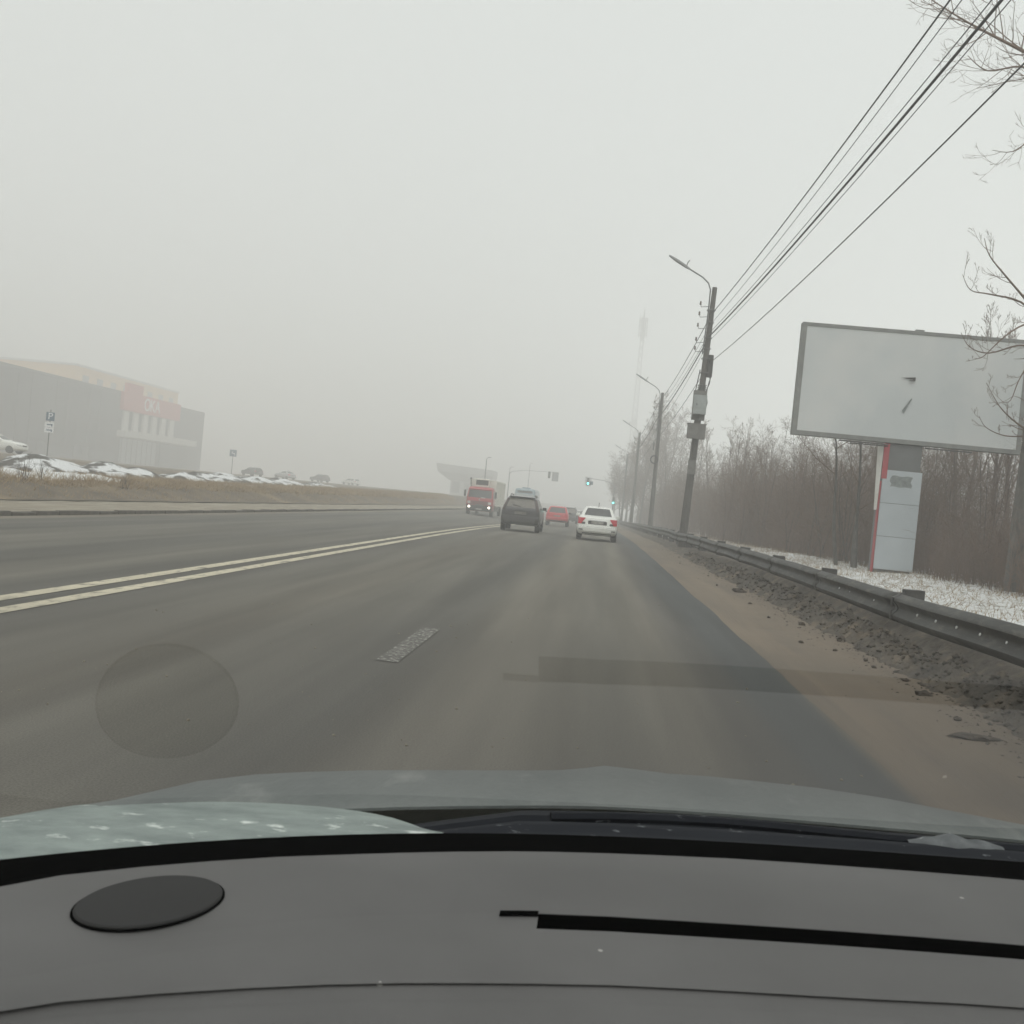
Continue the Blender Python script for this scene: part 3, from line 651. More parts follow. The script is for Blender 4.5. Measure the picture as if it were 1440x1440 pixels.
tag(arrays('undergrowth', v, f, M['brush']), 'dense brown undergrowth of bare stems behind the snowy verge', kind='stuff')

# crumbs and clods of dirt over the bank and its toe: uncountable
def crumbs(n, xf, zf, y0, y1, smin, smax, pw):
    yy = y0+(y1-y0)*g.random(n)**1.7; xx = np.array([xf(q) for q in yy]); zz = np.array([zf(a, q) for a, q in zip(xx, yy)])
    s_ = smin+(smax-smin)*g.random(n)**pw
    base = np.array([(1, 0, 0), (-1, 0, 0), (0, 1, 0), (0, -1, 0), (0, 0, 1), (0, 0, -1)], float); tri = np.array([(0, 2, 4), (2, 1, 4), (1, 3, 4), (3, 0, 4), (2, 0, 5), (1, 2, 5), (3, 1, 5), (0, 3, 5)])
    th = g.random(n)*6.28; v = base[None]*(s_[:, None, None]*(.55+.9*g.random((n, 6, 1)))); v = v*np.array([1, 1, .7])
    c_, s__ = np.cos(th)[:, None], np.sin(th)[:, None]; v = np.stack([v[..., 0]*c_-v[..., 1]*s__, v[..., 0]*s__+v[..., 1]*c_, v[..., 2]], -1)
    v = v+np.stack([xx, yy, zz], 1)[:, None]+g.normal(0, .12, (n, 6, 3))*s_[:, None, None]
    return v.reshape(-1, 3), (np.arange(n)[:, None, None]*6+tri[None]).reshape(-1, 3)
v, f = join([crumbs(8500, lambda q: rail_x(q)-.05-abs(g.normal(0, .23)), bank_z, 4.5, 34, .005, .042, 3.5),
             crumbs(2200, lambda q: rail_x(q)-.45-abs(g.normal(0, .22)), lambda a, q: max(bank_z(a, q), shoulder_z(a, q)), 4.5, 40, .003, .022, 3.5)])
tag(arrays('dirt_crumbs', v, f, M['dirt']), 'loose crumbs of dark dirt fallen down the bank', kind='stuff')

# dead grass: tufts through the snow on the right, straw on the left bank
n = 16000; yy = 6+75*g.random(n)**1.6; xx = 4.0+(np.array([edge_x(q) for q in yy])+1-4.0)*g.random(n)
zz = np.array([verge_z(a, q) for a, q in zip(xx, yy)]); P = np.stack([xx, yy, zz-.01], 1); h = .04+.16*g.random(n)**2
v, f = spikes(P, P+np.stack([g.normal(0, .7, n)*h, g.normal(0, .7, n)*h, h], 1), .006)
tag(arrays('verge_grass', v, f, M['straw']), 'dead grass blades poking through the snow on the verge', kind='stuff')
n = 42000; yy = 14+110*g.random(n)**1.3; xx = -16.1-3.2*g.random(n)
zz = np.array([left_z(a, q) for a, q in zip(xx, yy)]); P = np.stack([xx, yy, zz-.02], 1); keep = (xx < -17.25) | (g.random(n) < .16); P, xx, yy, n = P[keep], xx[keep], yy[keep], keep.sum(); h = (.10+.26*g.random(n)**1.6)*np.where(xx < -17.2, 1, .55)
v, f = spikes(P, P+np.stack([g.normal(0, .55, n)*h, g.normal(0, .55, n)*h, h], 1), .009+.00012*yy)
tag(arrays('dry_grass', v, f, M['straw']), 'dry yellow grass covering the low bank across the road', kind='stuff')
for k, (x, y, hh) in enumerate([(-17.9, 25.6, 1.0), (-17.6, 24.2, .8), (-17.8, 27.8, .7), (-17.2, 36.0, .55), (-17.5, 29.8, .8), (-17.9, 31.5, .7)]):
    rg = random.Random(k); b = MB()
    for j in range(7): branch(rg, b, Vector((rg.uniform(-.1, .1), rg.uniform(-.1, .1), 0)), Vector((rg.uniform(-.3, .3), rg.uniform(-.3, .3), 1)), hh*rg.uniform(.6, 1), .012, 1, .05, .12, (4,), 4)
    o = b.build('dead_weed', M['bark']); o.location = (x, y, left_z(x, y)); tag(o, 'dead brown weed stalks standing up from the dry grass bank', 'weed', 'dead weeds on the grass bank')

# snow ridges and snowy earth heaps behind the bank
def heapmat():
    m = bpy.data.materials.new('snowy_earth'); m.use_nodes = True; n = m.node_tree.nodes; l = m.node_tree.links; p = n['Principled BSDF']; p.inputs['Roughness'].default_value = .95
    tc = n.new('ShaderNodeTexCoord'); t = n.new('ShaderNodeTexNoise'); t.inputs['Scale'].default_value = 1.1; t.inputs['Detail'].default_value = 7; l.new(tc.outputs['Object'], t.inputs['Vector'])
    gm = n.new('ShaderNodeNewGeometry'); sp = n.new('ShaderNodeSeparateXYZ'); l.new(gm.outputs['Normal'], sp.inputs[0])
    a = n.new('ShaderNodeMath'); a.operation = 'MULTIPLY_ADD'; l.new(sp.outputs[2], a.inputs[0]); a.inputs[1].default_value = .32; l.new(t.outputs[0], a.inputs[2])
    r = n.new('ShaderNodeMapRange'); r.inputs[1].default_value = .77; r.inputs[2].default_value = .86; l.new(a.outputs[0], r.inputs[0])
    q = n.new('ShaderNodeMix'); q.data_type = 'RGBA'; l.new(r.outputs[0], q.inputs[0]); q.inputs[6].default_value = (.075, .07, .06, 1); q.inputs[7].default_value = (.64, .65, .65, 1)
    l.new(q.outputs[2], p.inputs['Base Color']); return m
M['heap'] = heapmat()
def ridge(label, pts, wid, hei, seed):
    b = MB(); rows = []
    for i in range(len(pts)*6-5):
        k, u = divmod(i, 6); A = Vector(pts[k]); B = Vector(pts[min(k+1, len(pts)-1)]); c = A.lerp(B, u/6)
        e = min(1, min(i, len(pts)*6-6-i)/3); nzv = noise.noise(Vector((c.y*.6, seed, 0)))
        hh = hei*(e*.95+.05)*(1+.5*nzv); ww = wid*(.6+.4*e)*(1+.4*noise.noise(Vector((c.y*.5, seed+5, 0))))
        rows.append([(c.x+ww*(j/4-1), c.y, left_z(c.x+ww*(j/4-1), c.y)-.04+hh*max(0, 1-(j/4-1)**2)**.6) for j in range(9)])
    b.grid(rows); return tag(b.build('snow_ridge', M['snow'], smooth=True), label, 'snow ridge', 'snow ridges along the bank')
ridge('long bright snow ridge along the top of the grass bank, nearest the left edge', [(-18.6, 20, 0), (-18.6, 28, 0), (-18.7, 34, 0), (-18.7, 39, 0)], .7, .22, 1)
ridge('thin strip of snow on the bank top in front of the snowy heaps', [(-18.8, 44, 0), (-18.8, 52, 0), (-18.8, 60, 0), (-18.9, 70, 0)], .4, .10, 2)
ridge('faint snow strip farther along the bank, fading toward the canopy', [(-19.0, 76, 0), (-19.0, 88, 0), (-19.0, 104, 0)], .5, .14, 3)
def heap(label, x, y, sx, sy, h, seed):
    b = MB(); rows = []
    for i in range(15):
        row = []
        for j in range(15):
            u, v_ = i/7-1, j/7-1; q = math.hypot(u, v_); hh = max(0, 1-q*q)**.8*h*(1+.5*noise.noise(Vector((u*2, v_*2, seed)))+.3*noise.noise(Vector((u*5, v_*5, seed))))
            row.append((u*sx, v_*sy, hh-.15))
        rows.append(row)
    b.grid(rows); o = b.build('earth_heap', M['heap'], smooth=True); o.location = (x, y, left_z(x, y)); return tag(o, label, 'heap', 'snowy earth heaps behind the bank')
heap('dark earth heap capped with snow, left of the others below the parking sign', -23.6, 42, 2.2, 3.2, .75, 1)
heap('long dark earth heap with snow streaks, right below the parking sign', -23.2, 47.5, 2.4, 3.4, .62, 2)
heap('small earth heap with a white patch in front of the shop entrance', -23.4, 55.5, 1.8, 2.2, .5, 3)
heap('broad snowy heap with dark openings just right of the shop entrance', -24, 62, 2.4, 3.6, .62, 4)
heap('snow-streaked heap in the middle of the row behind the bank', -24, 69.5, 2.4, 3.4, .55, 5)
heap('pale snowy heap near the far end of the row', -24.5, 78, 2.4, 3.6, .5, 6)
heap('last snowy heap of the row, fading into the fog', -25, 90, 2.4, 4, .5, 7)
heap('low dark heap at the left edge below the parked white car', -25, 36, 2.5, 3, .62, 8)

v, f = crumbs(260, lambda q: -4.5+6.2*g.random(), lambda a, q: dip(a, q)+.003, 5.5, 26, .004, .014, 2.5)
tag(arrays('grit', v, f, M['footpath']), 'pale grit scattered on the asphalt near the car', kind='stuff')

# ------------------------------------------------------------------ vehicles
class Body:
    """a car hull: horizontal slices (z, rear y, front y, half width), rear at y = 0, nose at +y"""
    def __init__(s, levels, bow=.05, cr=.16, a=.80):
        s.l = levels; s.bow, s.cr, s.a = bow, cr, a
        s.z = [q[0] for q in levels]
    def at(s, z):
        return [float(np.interp(z, s.z, [q[i] for q in s.l])) for i in (1, 2, 3)]
    def curve(s, t, L):
        t = min(1, abs(t)); k = max(0, (t-s.a)/(1-s.a)); return (s.bow*t*t+s.cr*(1-math.sqrt(max(0, 1-k*k))))*min(1, L/2)
    def rear(s, x, z):
        r, f, w = s.at(z); return r+s.curve(x/max(w, 1e-4), f-r)
    def front(s, x, z):
        r, f, w = s.at(z); return f-s.curve(x/max(w, 1e-4), f-r)*1.6
    def side(s, y, z):
        r, f, w = s.at(z); return w
    def hull(s, m, parent, name='body', sub=3):
        zz = []
        for i in range(len(s.z)-1): zz += [s.z[i]+(s.z[i+1]-s.z[i])*k/sub for k in range(sub)]
        zz.append(s.z[-1]); ts = [math.sin(t) for t in np.linspace(-PI/2, PI/2, 15)]; rows = []
        for z in zz:
            r, f, w = s.at(z); a = [(t*w, s.rear(t*w, z), z) for t in ts]; c = [(t*w, s.front(t*w, z), z) for t in reversed(ts)]
            def mid(p, q): return [tuple(p[i]+(q[i]-p[i])*u for i in range(3)) for u in (.2, .4, .6, .8)]
            ring = a+mid(a[-1], c[0])+c+mid(c[-1], a[0]); rows.append(ring+[ring[0]])
        b = MB(); b.grid(rows)
        n = len(rows[0])-1; b.add(rows[0][:-1], [tuple(range(n-1, -1, -1))]); b.add(rows[-1][:-1], [tuple(range(n))])
        return b.build(name, m, parent, smooth=38)
    def patch(s, end, x0, x1, z0, z1, off=.008, nx=8, nz_=5):
        """panel hugging the rear or front face; x limits may be functions of z"""
        fx0 = x0 if callable(x0) else (lambda z: x0); fx1 = x1 if callable(x1) else (lambda z: x1)
        outer, inner = [], []
        for i in range(nz_+1):
            z = z0+(z1-z0)*i/nz_; ro, ri = [], []
            for j in range(nx+1):
                x = fx0(z)+(fx1(z)-fx0(z))*j/nx
                if end == 'rear': y = s.rear(x, z); o = -off
                else: y = s.front(x, z); o = off
                ro.append((x, y+o, z+off*.5)); ri.append((x, y-o*2, z))
            outer.append(ro); inner.append(ri)
        b = MB(); b.grid(outer)
        for A, B in ((outer[0], inner[0]), (outer[-1], inner[-1]), ([r[0] for r in outer], [r[0] for r in inner]), ([r[-1] for r in outer], [r[-1] for r in inner])): b.grid([A, B])
        return b
    def side_patch(s, sx, poly, off=.006):
        """panel on the flank: poly is [(y0, y1, z), ...] from bottom to top"""
        b = MB(); rows = []
        for y0, y1, z in poly:
            wv = s.at(z)[2]+off; rows.append([(sx*wv, y0+(y1-y0)*j/4, z) for j in range(5)])
        b.grid(rows); b.grid([rows[0], [(p[0]-sx*.03, p[1], p[2]) for p in rows[0]]]); b.grid([rows[-1], [(p[0]-sx*.03, p[1], p[2]) for p in rows[-1]]]); return b

def wheel(t, x, y, r, wd=.2, rimm=None):
    b = MB(); sx = 1 if x > 0 else -1
    b.lathe((x-sx*wd, y, r), (sx, 0, 0), [(0, r*.6), (0, r*.93), (.02, r), (wd-.02, r), (wd, r*.93), (wd, r*.66)], 24)
    o = b.build('wheel', M['rubber'], t, smooth=35)
    b = MB(); b.lathe((x-sx*.03, y, r), (sx, 0, 0), [(0, r*.65), (.032, r*.62), (.022, r*.3), (.034, r*.14)], 16); b.build('rim', rimm or M['rim'], o, smooth=35)
    return o

def make_car(label, kind, loc, rotz=0, pm='white_paint', group=None, name=None, roof=1.47, length=4.35, width=1.70, detail=True, lights='red_lens', glass='glass', snowcap=False):
    t = thing(name or {'sedan': 'sedan', 'suv': 'suv_car', 'hatch': 'hatchback'}[kind], label, 'car', loc, rotz, group)
    W, L, H = width/2, length, roof
    if kind == 'sedan':
        lv = [(.25, .30, L-.25, .84), (.29, .10, L-.1, .93), (.40, .0, L, .985), (.56, .0, L, 1), (.60, .035, L-.01, 1), (.70, .06, L-.03, 1.0), (.82, .09, L-.12, .985), (.90, .11, L-.35, .965), (.96, .13, L-.75, .945), (1.005, .17, L-1.15, .925),
              (1.03, .28, L-1.35, .90), (1.055, .50, L-1.45, .865), (1.15, .74, L-1.62, .825), (1.25, .95, L-1.8, .775), (1.34, 1.14, L-1.97, .725), (1.40, 1.30, L-2.1, .68), (1.435, 1.45, L-2.2, .63), (1.458, 1.62, L-2.35, .54), (1.47, 1.85, L-2.5, .36)]
        zs, h0 = 1.0, 1.47; rw = (1.075, 1.385)
    else:
        lv = [(.31, .28, L-.25, .86), (.36, .08, L-.1, .94), (.45, .0, L-.02, .99), (.62, -.01, L, 1), (.70, .0, L, 1), (.74, .04, L-.01, 1), (.92, .055, L-.06, .99), (1.0, .07, L-.25, .975), (1.06, .085, L-.8, .96), (1.10, .10, L-1.05, .945),
              (1.18, .15, L-1.2, .915), (1.32, .255, L-1.45, .86), (1.45, .36, L-1.66, .81), (1.55, .46, L-1.82, .765), (1.60, .55, L-1.92, .72), (1.64, .68, L-2.05, .64), (1.665, .86, L-2.2, .52), (1.68, 1.2, L-2.5, .3)]
        h0 = 1.68; rw = (1.13, 1.55)
    lv = [(z*H/h0 if z > .37 else z, r, f, w_*W) for z, r, f, w_ in lv]; k = H/h0
    B = Body(lv, cr=.26, a=.66) if kind == 'sedan' else Body(lv); B.hull(M[pm], t)
    z0, z1 = rw[0]*k, rw[1]*k
    ins = lambda z: B.at(z)[2]*.80
    B.patch('rear', lambda z: -ins(z), ins, z0, z1, .008).build('rear_window', M['dusty_glass' if kind == 'suv' else glass], t, smooth=True)
    B.patch('front', lambda z: -ins(z), ins, z0, z1, .008).build('windscreen', M['glass'], t, smooth=True)
    zb, zt = (1.06*k, 1.39*k) if kind == 'sedan' else (1.13*k, 1.52*k)
    for sx in (-1, 1):
        zm = (zb+zt)/2
        rb, fb_ = B.at(zb)[0], B.at(zb)[1]; rm, fm = B.at(zm)[0], B.at(zm)[1]; rt, ft = B.at(zt)[0], B.at(zt)[1]; c = (rt+ft)/2
        ra, fa = (.30, .12)
        B.side_patch(sx, [(rb+ra+.1, c-.05, zb), (rm+ra, c-.05, zm), (rt+ra*.7, c-.05, zt)]).build('side_window', M['glass'], t)
        B.side_patch(sx, [(c+.05, fb_-fa-.25, zb), (c+.05, fm-fa-.15, zm), (c+.05, ft-fa, zt)]).build('side_window', M['glass'], t)
    wr = .31*(1.1 if kind == 'suv' else 1)
    for sx in (-1, 1):
        for y in (.82, L-.86): wheel(t, sx*(W+.012), y, wr, .21)
        b = MB(); ym = L-1.65; zm = .98*k if kind == 'sedan' else 1.06*k
        b.box((sx*(B.at(zm)[2]+.10), ym, zm+.07), (.19, .10, .14)); b.build('door_mirror', M['black' if kind != 'sedan' else pm], t, bevel=.03)
        if kind == 'sedan':
            B.patch('rear', (lambda z: (.68-.75*max(0, z/k-.72))*W/.85) if sx > 0 else (lambda z: -.83*W/.85), (lambda z: .83*W/.85) if sx > 0 else (lambda z: -(.68-.75*max(0, z/k-.72))*W/.85), .69*k, .95*k, .012).build('tail_light', M[lights], t, smooth=True)
            q = B.patch('rear', (lambda z: .52*W/.85) if sx > 0 else (lambda z: -.70*W/.85), (lambda z: .70*W/.85) if sx > 0 else (lambda z: -.52*W/.85), .69*k, .77*k, .01, 4, 3).build('reversing_light', M['trim'], t)
            B.patch('rear', (lambda z: .60*W/.85) if sx > 0 else (lambda z: -.78*W/.85), (lambda z: .78*W/.85) if sx > 0 else (lambda z: -.60*W/.85), .43, .475, .010, 4, 2).build('reflector', M['trim'], t)
        elif kind == 'suv':
            B.patch('rear', (lambda z: B.at(z)[2]*.86) if sx > 0 else (lambda z: -B.at(z)[2]*.985), (lambda z: B.at(z)[2]*.985) if sx > 0 else (lambda z: -B.at(z)[2]*.86), .98*k, 1.52*k, .012, 4, 8).build('tail_light', M['dim_lens'], t, smooth=True)
        else:
            B.patch('rear', (lambda z: B.at(z)[2]*.72) if sx > 0 else (lambda z: -B.at(z)[2]*.985), (lambda z: B.at(z)[2]*.985) if sx > 0 else (lambda z: -B.at(z)[2]*.72), .88*k, 1.06*k, .012, 4, 5).build('tail_light', M[lights], t, smooth=True)
        B.patch('front', (lambda z: .52*W) if sx > 0 else (lambda z: -.93*W), (lambda z: .93*W) if sx > 0 else (lambda z: -.52*W), .66*k, .78*k, .01, 5, 3).build('headlight', M['clear_lens'], t, smooth=True)
    B.patch('front', -.4*W, .4*W, .60*k, .74*k, .01).build('grille', M['trim'], t)
    if kind == 'sedan':
        B.patch('rear', -.40, .40, .70, .84, .006).build('plate_recess', M['trim'], t)
        pp = B.patch('rear', -.26, .26, .72, .83, .014).build('number_plate', M['plate_dirty'], t)
        B.patch('rear', -.34, .34, .845, .868, .022).build('boot_handle', M['chrome'], t)
        B.patch('rear', -.62*W/.85, .62*W/.85, .235, .33, .01).build('bumper_insert', M['trim'], t)
        B.patch('rear', lambda z: -.93*B.at(z)[2], lambda z: .93*B.at(z)[2], .585, .597, .004, 12, 1).build('bumper_seam', M['trim'], t)
        b = MB(); b.tube([(0, L-2.75, H-.01), (0, L-2.95, H+.10), (0, L-3.02, H+.17)], .014, 5); b.build('antenna', M['black'], t)
    elif kind == 'suv':
        B.patch('rear', lambda z: -.97*B.at(z)[2], lambda z: .97*B.at(z)[2], .35, .56, .012, 14).build('bumper_cladding', M['trim'], t)
        B.patch('rear', -.27, .27, .80, .92, .014).build('number_plate', M['dusty_glass'], t)
        B.patch('rear', -.38, .38, .945, .985, .03).build('tailgate_trim', M['black'], t)
        B.patch('rear', lambda z: -.95*B.at(z)[2], lambda z: .95*B.at(z)[2], .715, .735, .02, 14, 1).build('bumper_step', M['trim'], t)
        b = MB(); b.box((0, B.rear(0, 1.60*k)-.05, 1.615*k), (1.16, .22, .035)); b.build('roof_spoiler', M[pm], t, bevel=.012)
        zw = 1.16*k; b = MB(); b.tube([(.0, B.rear(0, zw)-.03, zw), (-.2, B.rear(-.2, zw+.05)-.03, zw+.05), (-.38, B.rear(-.38, zw+.07)-.03, zw+.07)], .013, 4); b.build('rear_wiper', M['black'], t)
        for sx in (-1, 1):
            b = MB(); b.tube([(sx*.57, .75, H-.05), (sx*.57, .85, H+.05), (sx*.57, 2.2, H+.05), (sx*.57, 2.35, H-.05)], .022, 5); b.build('roof_rail', M['galv'], t)
    else:
        B.patch('rear', -.26, .26, .80*k, .90*k, .014).build('number_plate', M['plate_dirty'], t)
        B.patch('rear', lambda z: -.9*B.at(z)[2], lambda z: .9*B.at(z)[2], .34, .44, .012, 14).build('bumper_insert', M['trim'], t)
        zw = 1.15*k; b = MB(); b.tube([(.0, B.rear(0, zw)-.03, zw-.05), (-.3, B.rear(-.3, zw+.05)-.03, zw+.03)], .015, 4); b.build('rear_wiper', M['black'], t)
    if snowcap:
        b = MB(); rows = []
        for i in range(7):
            y = L-2.9+i*.33 if kind == 'sedan' else .9+i*.35
            rows.append([(x*W*.62, y, H-.03+.10*(1-abs(x)**2.5)*(1 if 0 < i < 6 else .3)) for x in np.linspace(-1, 1, 7)])
        b.grid(rows); b.build('snow_cap', M['snow'], t, smooth=True)
    return t

make_car('white sedan with bright red tail lights driving ahead in the right lane', 'sedan', (.13, 43.2, dip(.1, 44)+.008), 0, 'white_paint')
make_car('dirty black suv with a dusty rear window, driving ahead beside the centre lines', 'suv', (-3.42, 46.5, dip(-3.4, 47)+.008), 0, 'black_paint', roof=1.66, length=4.5, width=1.78)
make_car('bright red hatchback driving just beyond the black suv', 'hatch', (-2.86, 77, dip(-2.9, 78)+.008), 0, 'red_paint', roof=1.53, length=4.0, width=1.70, glass='glass')
make_car('dark grey suv in the line of traffic beyond the red hatchback', 'suv', (-2.75, 108, dip(-2.8, 110)+.008), 0, 'dark_paint', roof=1.72, length=4.5, width=1.8)
FG = 'small foggy cars far ahead in the queue'
make_car('small white hatchback far ahead in the queue, right of the dark grey suv', 'hatch', (-2.1, 132, dip(-3, 134)+.008), 0, 'white_paint', FG, roof=1.6, length=4.0)
make_car('small dark sedan far ahead, low beside the left of the white sedan', 'sedan', (-1.25, 118, dip(-2, 118)+.008), 0, 'dark_paint', FG)
make_car('faint silver car at the far end of the queue under the green signal', 'hatch', (-2.6, 158, dip(-3, 160)+.008), 0, 'silver_paint', FG, roof=1.5, length=4.0)
make_car('faint dark suv at the far end of the queue, roof above the small white hatchback', 'suv', (-1.0, 150, dip(-3, 152)+.008), 0, 'dark_paint', FG)
make_car('white sedan parked up on the rise at the left edge before the grey building', 'sedan', (-51.0, 79.2, 1.30), -PI/2+.05, 'white_paint')
PG = 'snow-roofed cars parked beyond the heaps'
for i, (x, y, rz, kind, pm, lb) in enumerate([(-55, 162, .9, 'hatch', 'dark_paint', 'dark parked car with snow on its roof, nearest the small sign post'),
                                               (-53, 174, 1.0, 'sedan', 'silver_paint', 'silver parked car with snow on its roof, middle of the faint row'),
                                               (-52, 193, 1.0, 'suv', 'dark_paint', 'dark parked car barely visible in the fog right of the silver one'),
                                               (-51, 214, 1.0, 'hatch', 'white_paint', 'white parked car barely visible at the far end of the faint row')]):
    make_car(lb, kind, (x, y, left_z(x, y)+.03), rz, pm, PG, snowcap=True)

# red box truck coming the other way
tr = thing('truck', 'red refrigerated box truck with headlights on, coming the other way', 'truck', (-9.68, 86, dip(-9.5, 88)+.008), PI)
Wt = 1.12
cab = Body([(.38, .0, 1.70, .97*Wt), (.50, .0, 1.80, 1*Wt), (.95, .0, 1.82, 1*Wt), (1.35, .0, 1.79, 1*Wt), (1.55, .0, 1.74, .995*Wt), (2.15, .0, 1.55, .94*Wt), (2.30, .0, 1.46, .92*Wt), (2.40, .05, 1.2, .86*Wt), (2.43, .15, .9, .7*Wt)], bow=.05, cr=.10, a=.84)
# local +y is the nose; the empty is turned half round so the nose looks at the camera, box behind at -y
cb_ = cab.hull(M['truck_red'], tr, 'cab')
cab.patch('front', lambda z: -.88*cab.at(z)[2], lambda z: .88*cab.at(z)[2], 1.52, 2.13, .012).build('windscreen', M['glass'], tr, smooth=True)
cab.patch('front', -.72, .72, .92, 1.22, .012).build('grille', M['trim'], tr)
for z in (.98, 1.06, 1.14): cab.patch('front', -.70, .70, z, z+.025, .022, 8, 1).build('grille_bar', M['truck_red'], tr)
cab.patch('front', lambda z: -.99*Wt*.97, lambda z: .99*Wt*.97, .40, .86, .05, 16).build('bumper', M['trim'], tr)
cab.patch('front', -.36, .30, .86, .91, .055).build('bumper_step', M['galv'], tr)
cab.patch('front', -.26, .26, .48, .59, .062).build('number_plate', M['plate'], tr)
cab.patch('front', -.45, -.08, 1.475, 1.535, .03).build('windscreen_card', M['white'], tr)
b = MB(); b.lathe((0, cab.front(0, 1.36)-.01, 1.36), (0, 1, 0), [(0, .07), (.03, .07), (.035, .05)], 14); b.build('badge', M['chrome'], tr)
for sx in (-1, 1):
    cab.patch('front', (lambda z: .74) if sx > 0 else (lambda z: -1.0), (lambda z: 1.0) if sx > 0 else (lambda z: -.74), .98, 1.19, .03, 5, 4).build('headlight', M['clear_lens'], tr, smooth=True)
    b = MB(); b.lathe((sx*.84, cab.front(sx*.84, .72)+.03, .74), (0, 1, 0), [(0, .10), (.03, .10), (.04, .08)], 14); b.build('fog_light', M['lit_lens'], tr)
    b = MB(); b.box((sx*(Wt+.17), 1.55, 1.82), (.17, .10, .52)); mo = b.build('mirror', M['black'], tr, bevel=.02)
    b = MB(); b.tube([(sx*(Wt-.02), 1.5, 2.15), (sx*(Wt+.17), 1.55, 2.12), (sx*(Wt+.17), 1.55, 1.5), (sx*(Wt-.02), 1.55, 1.5)], .018, 5); b.build('mirror_arm', M['black'], mo)
    cab.side_patch(sx, [(.45, 1.45, 1.5), (.45, 1.33, 2.1)]).build('side_window', M['glass'], tr)
    cab.side_patch(sx, [(.38, .40, .62), (.38, .40, 2.15)], .004).build('door_seam', M['trim'], tr)
    for y, r in ((.95, .42), (-5.6, .42)): wheel(tr, sx*(Wt+.0), y, r, .26)
    b = MB(); b.box((sx*(Wt-.06), -2.6, .62), (.05, 3.6, .4)); b.build('side_guard', M['galv'], tr)
b = MB(); b.box((0, -3.5, .72), (.9, 8.6, .28)); b.build('chassis', M['trim'], tr)
b = MB(); b.box((0, -4.15, 2.0), (2.28, 8.1, 2.15)); bx = b.build('cargo_box', M['truck_white'], tr, bevel=.04)
b = MB()
for sx in (-1, 1):
    for y in np.arange(-8.1, -.1, .55): b.box((sx*1.15, y, 1.95), (.03, .05, 1.9))
    b.box((sx*1.15, -4.15, .95), (.035, 8.1, .07)); b.box((sx*1.15, -4.15, 2.93), (.035, 8.1, .07))
b.build('box_rib', M['truck_white'], bx)
b = MB(); b.box((.05, .2, 2.78), (1.22, .5, .72)); fr = b.build('fridge_unit', M['truck_white'], tr, bevel=.06)
b = MB()
for k in range(5): b.box((.05, .465, 2.66+.075*k), (1.0, .03, .045))
b.box((.05, .455, 2.81), (1.04, .02, .42)); b.build('fridge_grille', M['trim'], fr)
b = MB(); b.tube([(Wt-.1, .1, 2.4), (Wt-.05, .1, 3.05)], .035, 6); b.lathe((Wt-.05, .1, 3.03), (0, 0, 1), [(0, .05), (.02, .08), (.12, .08), (.14, .03)], 10); b.build('beacon', M['trim'], tr)
b = MB(); b.box((0, 1.50, 2.27), (1.9, .28, .05), Matrix.Rotation(-.5, 3, 'X')); b.build('sun_visor', M['truck_red'], tr, bevel=.012)

# pale bus behind the suv
bs = thing('bus', 'pale blue bus coming the other way, seen above the black suv', 'bus', (-7.8, 110, dip(-8, 112)+.008), PI)
bus = Body([(.35, -9.6, 0, .98*1.12), (.45, -9.7, .06, 1.12), (1.0, -9.7, .10, 1.12), (1.45, -9.7, .08, 1.12), (2.4, -9.65, -.02, 1.11), (3.0, -9.6, -.12, 1.08), (3.15, -9.5, -.2, 1.0), (3.22, -9.2, -.5, .8)], bow=.04, cr=.14, a=.82)
bus.hull(M['bus_blue'], bs)
bus.patch('front', lambda z: -.90*bus.at(z)[2], lambda z: .90*bus.at(z)[2], 1.75, 2.62, .012).build('windscreen', M['pale_glass'], bs, smooth=True)  # sky reflection painted in as the pale colour of the glass
bus.patch('front', -.8, .8, 2.72, 2.95, .012).build('destination_panel', M['trim'], bs)
bus.patch('front', -1.05, 1.05, .40, .68, .03, 14).build('bumper', M['trim'], bs)
bus.patch('front', -.26, .26, .5, .6, .05).build('number_plate', M['plate'], bs)
for sx in (-1, 1):
    for i in range(6):
        y = -1.5-1.35*i; bus.side_patch(sx, [(y-1.15, y, 1.65), (y-1.15, y, 2.6)]).build('side_window', M['glass'], bs)
    for y in (-1.9, -7.0): wheel(bs, sx*1.13, y, .46, .28)
    b = MB(); b.lathe((sx*.85, bus.front(sx*.85, .9)-.01, .9), (0, 1, 0), [(0, .11), (.03, .11), (.04, .09)], 12); b.build('headlight', M['clear_lens'], bs)
    b = MB(); b.box((sx*1.32, .1, 2.15), (.14, .09, .4)); b.tube([(sx*1.05, -.05, 2.5), (sx*1.32, .1, 2.45), (sx*1.32, .1, 2.3)], .02, 4); b.build('mirror', M['black'], bs)
b = MB(); b.box((0, -2.5, 3.27), (.9, 1.2, .18)); b.build('roof_hatch', M['bus_blue'], bs, bevel=.03)

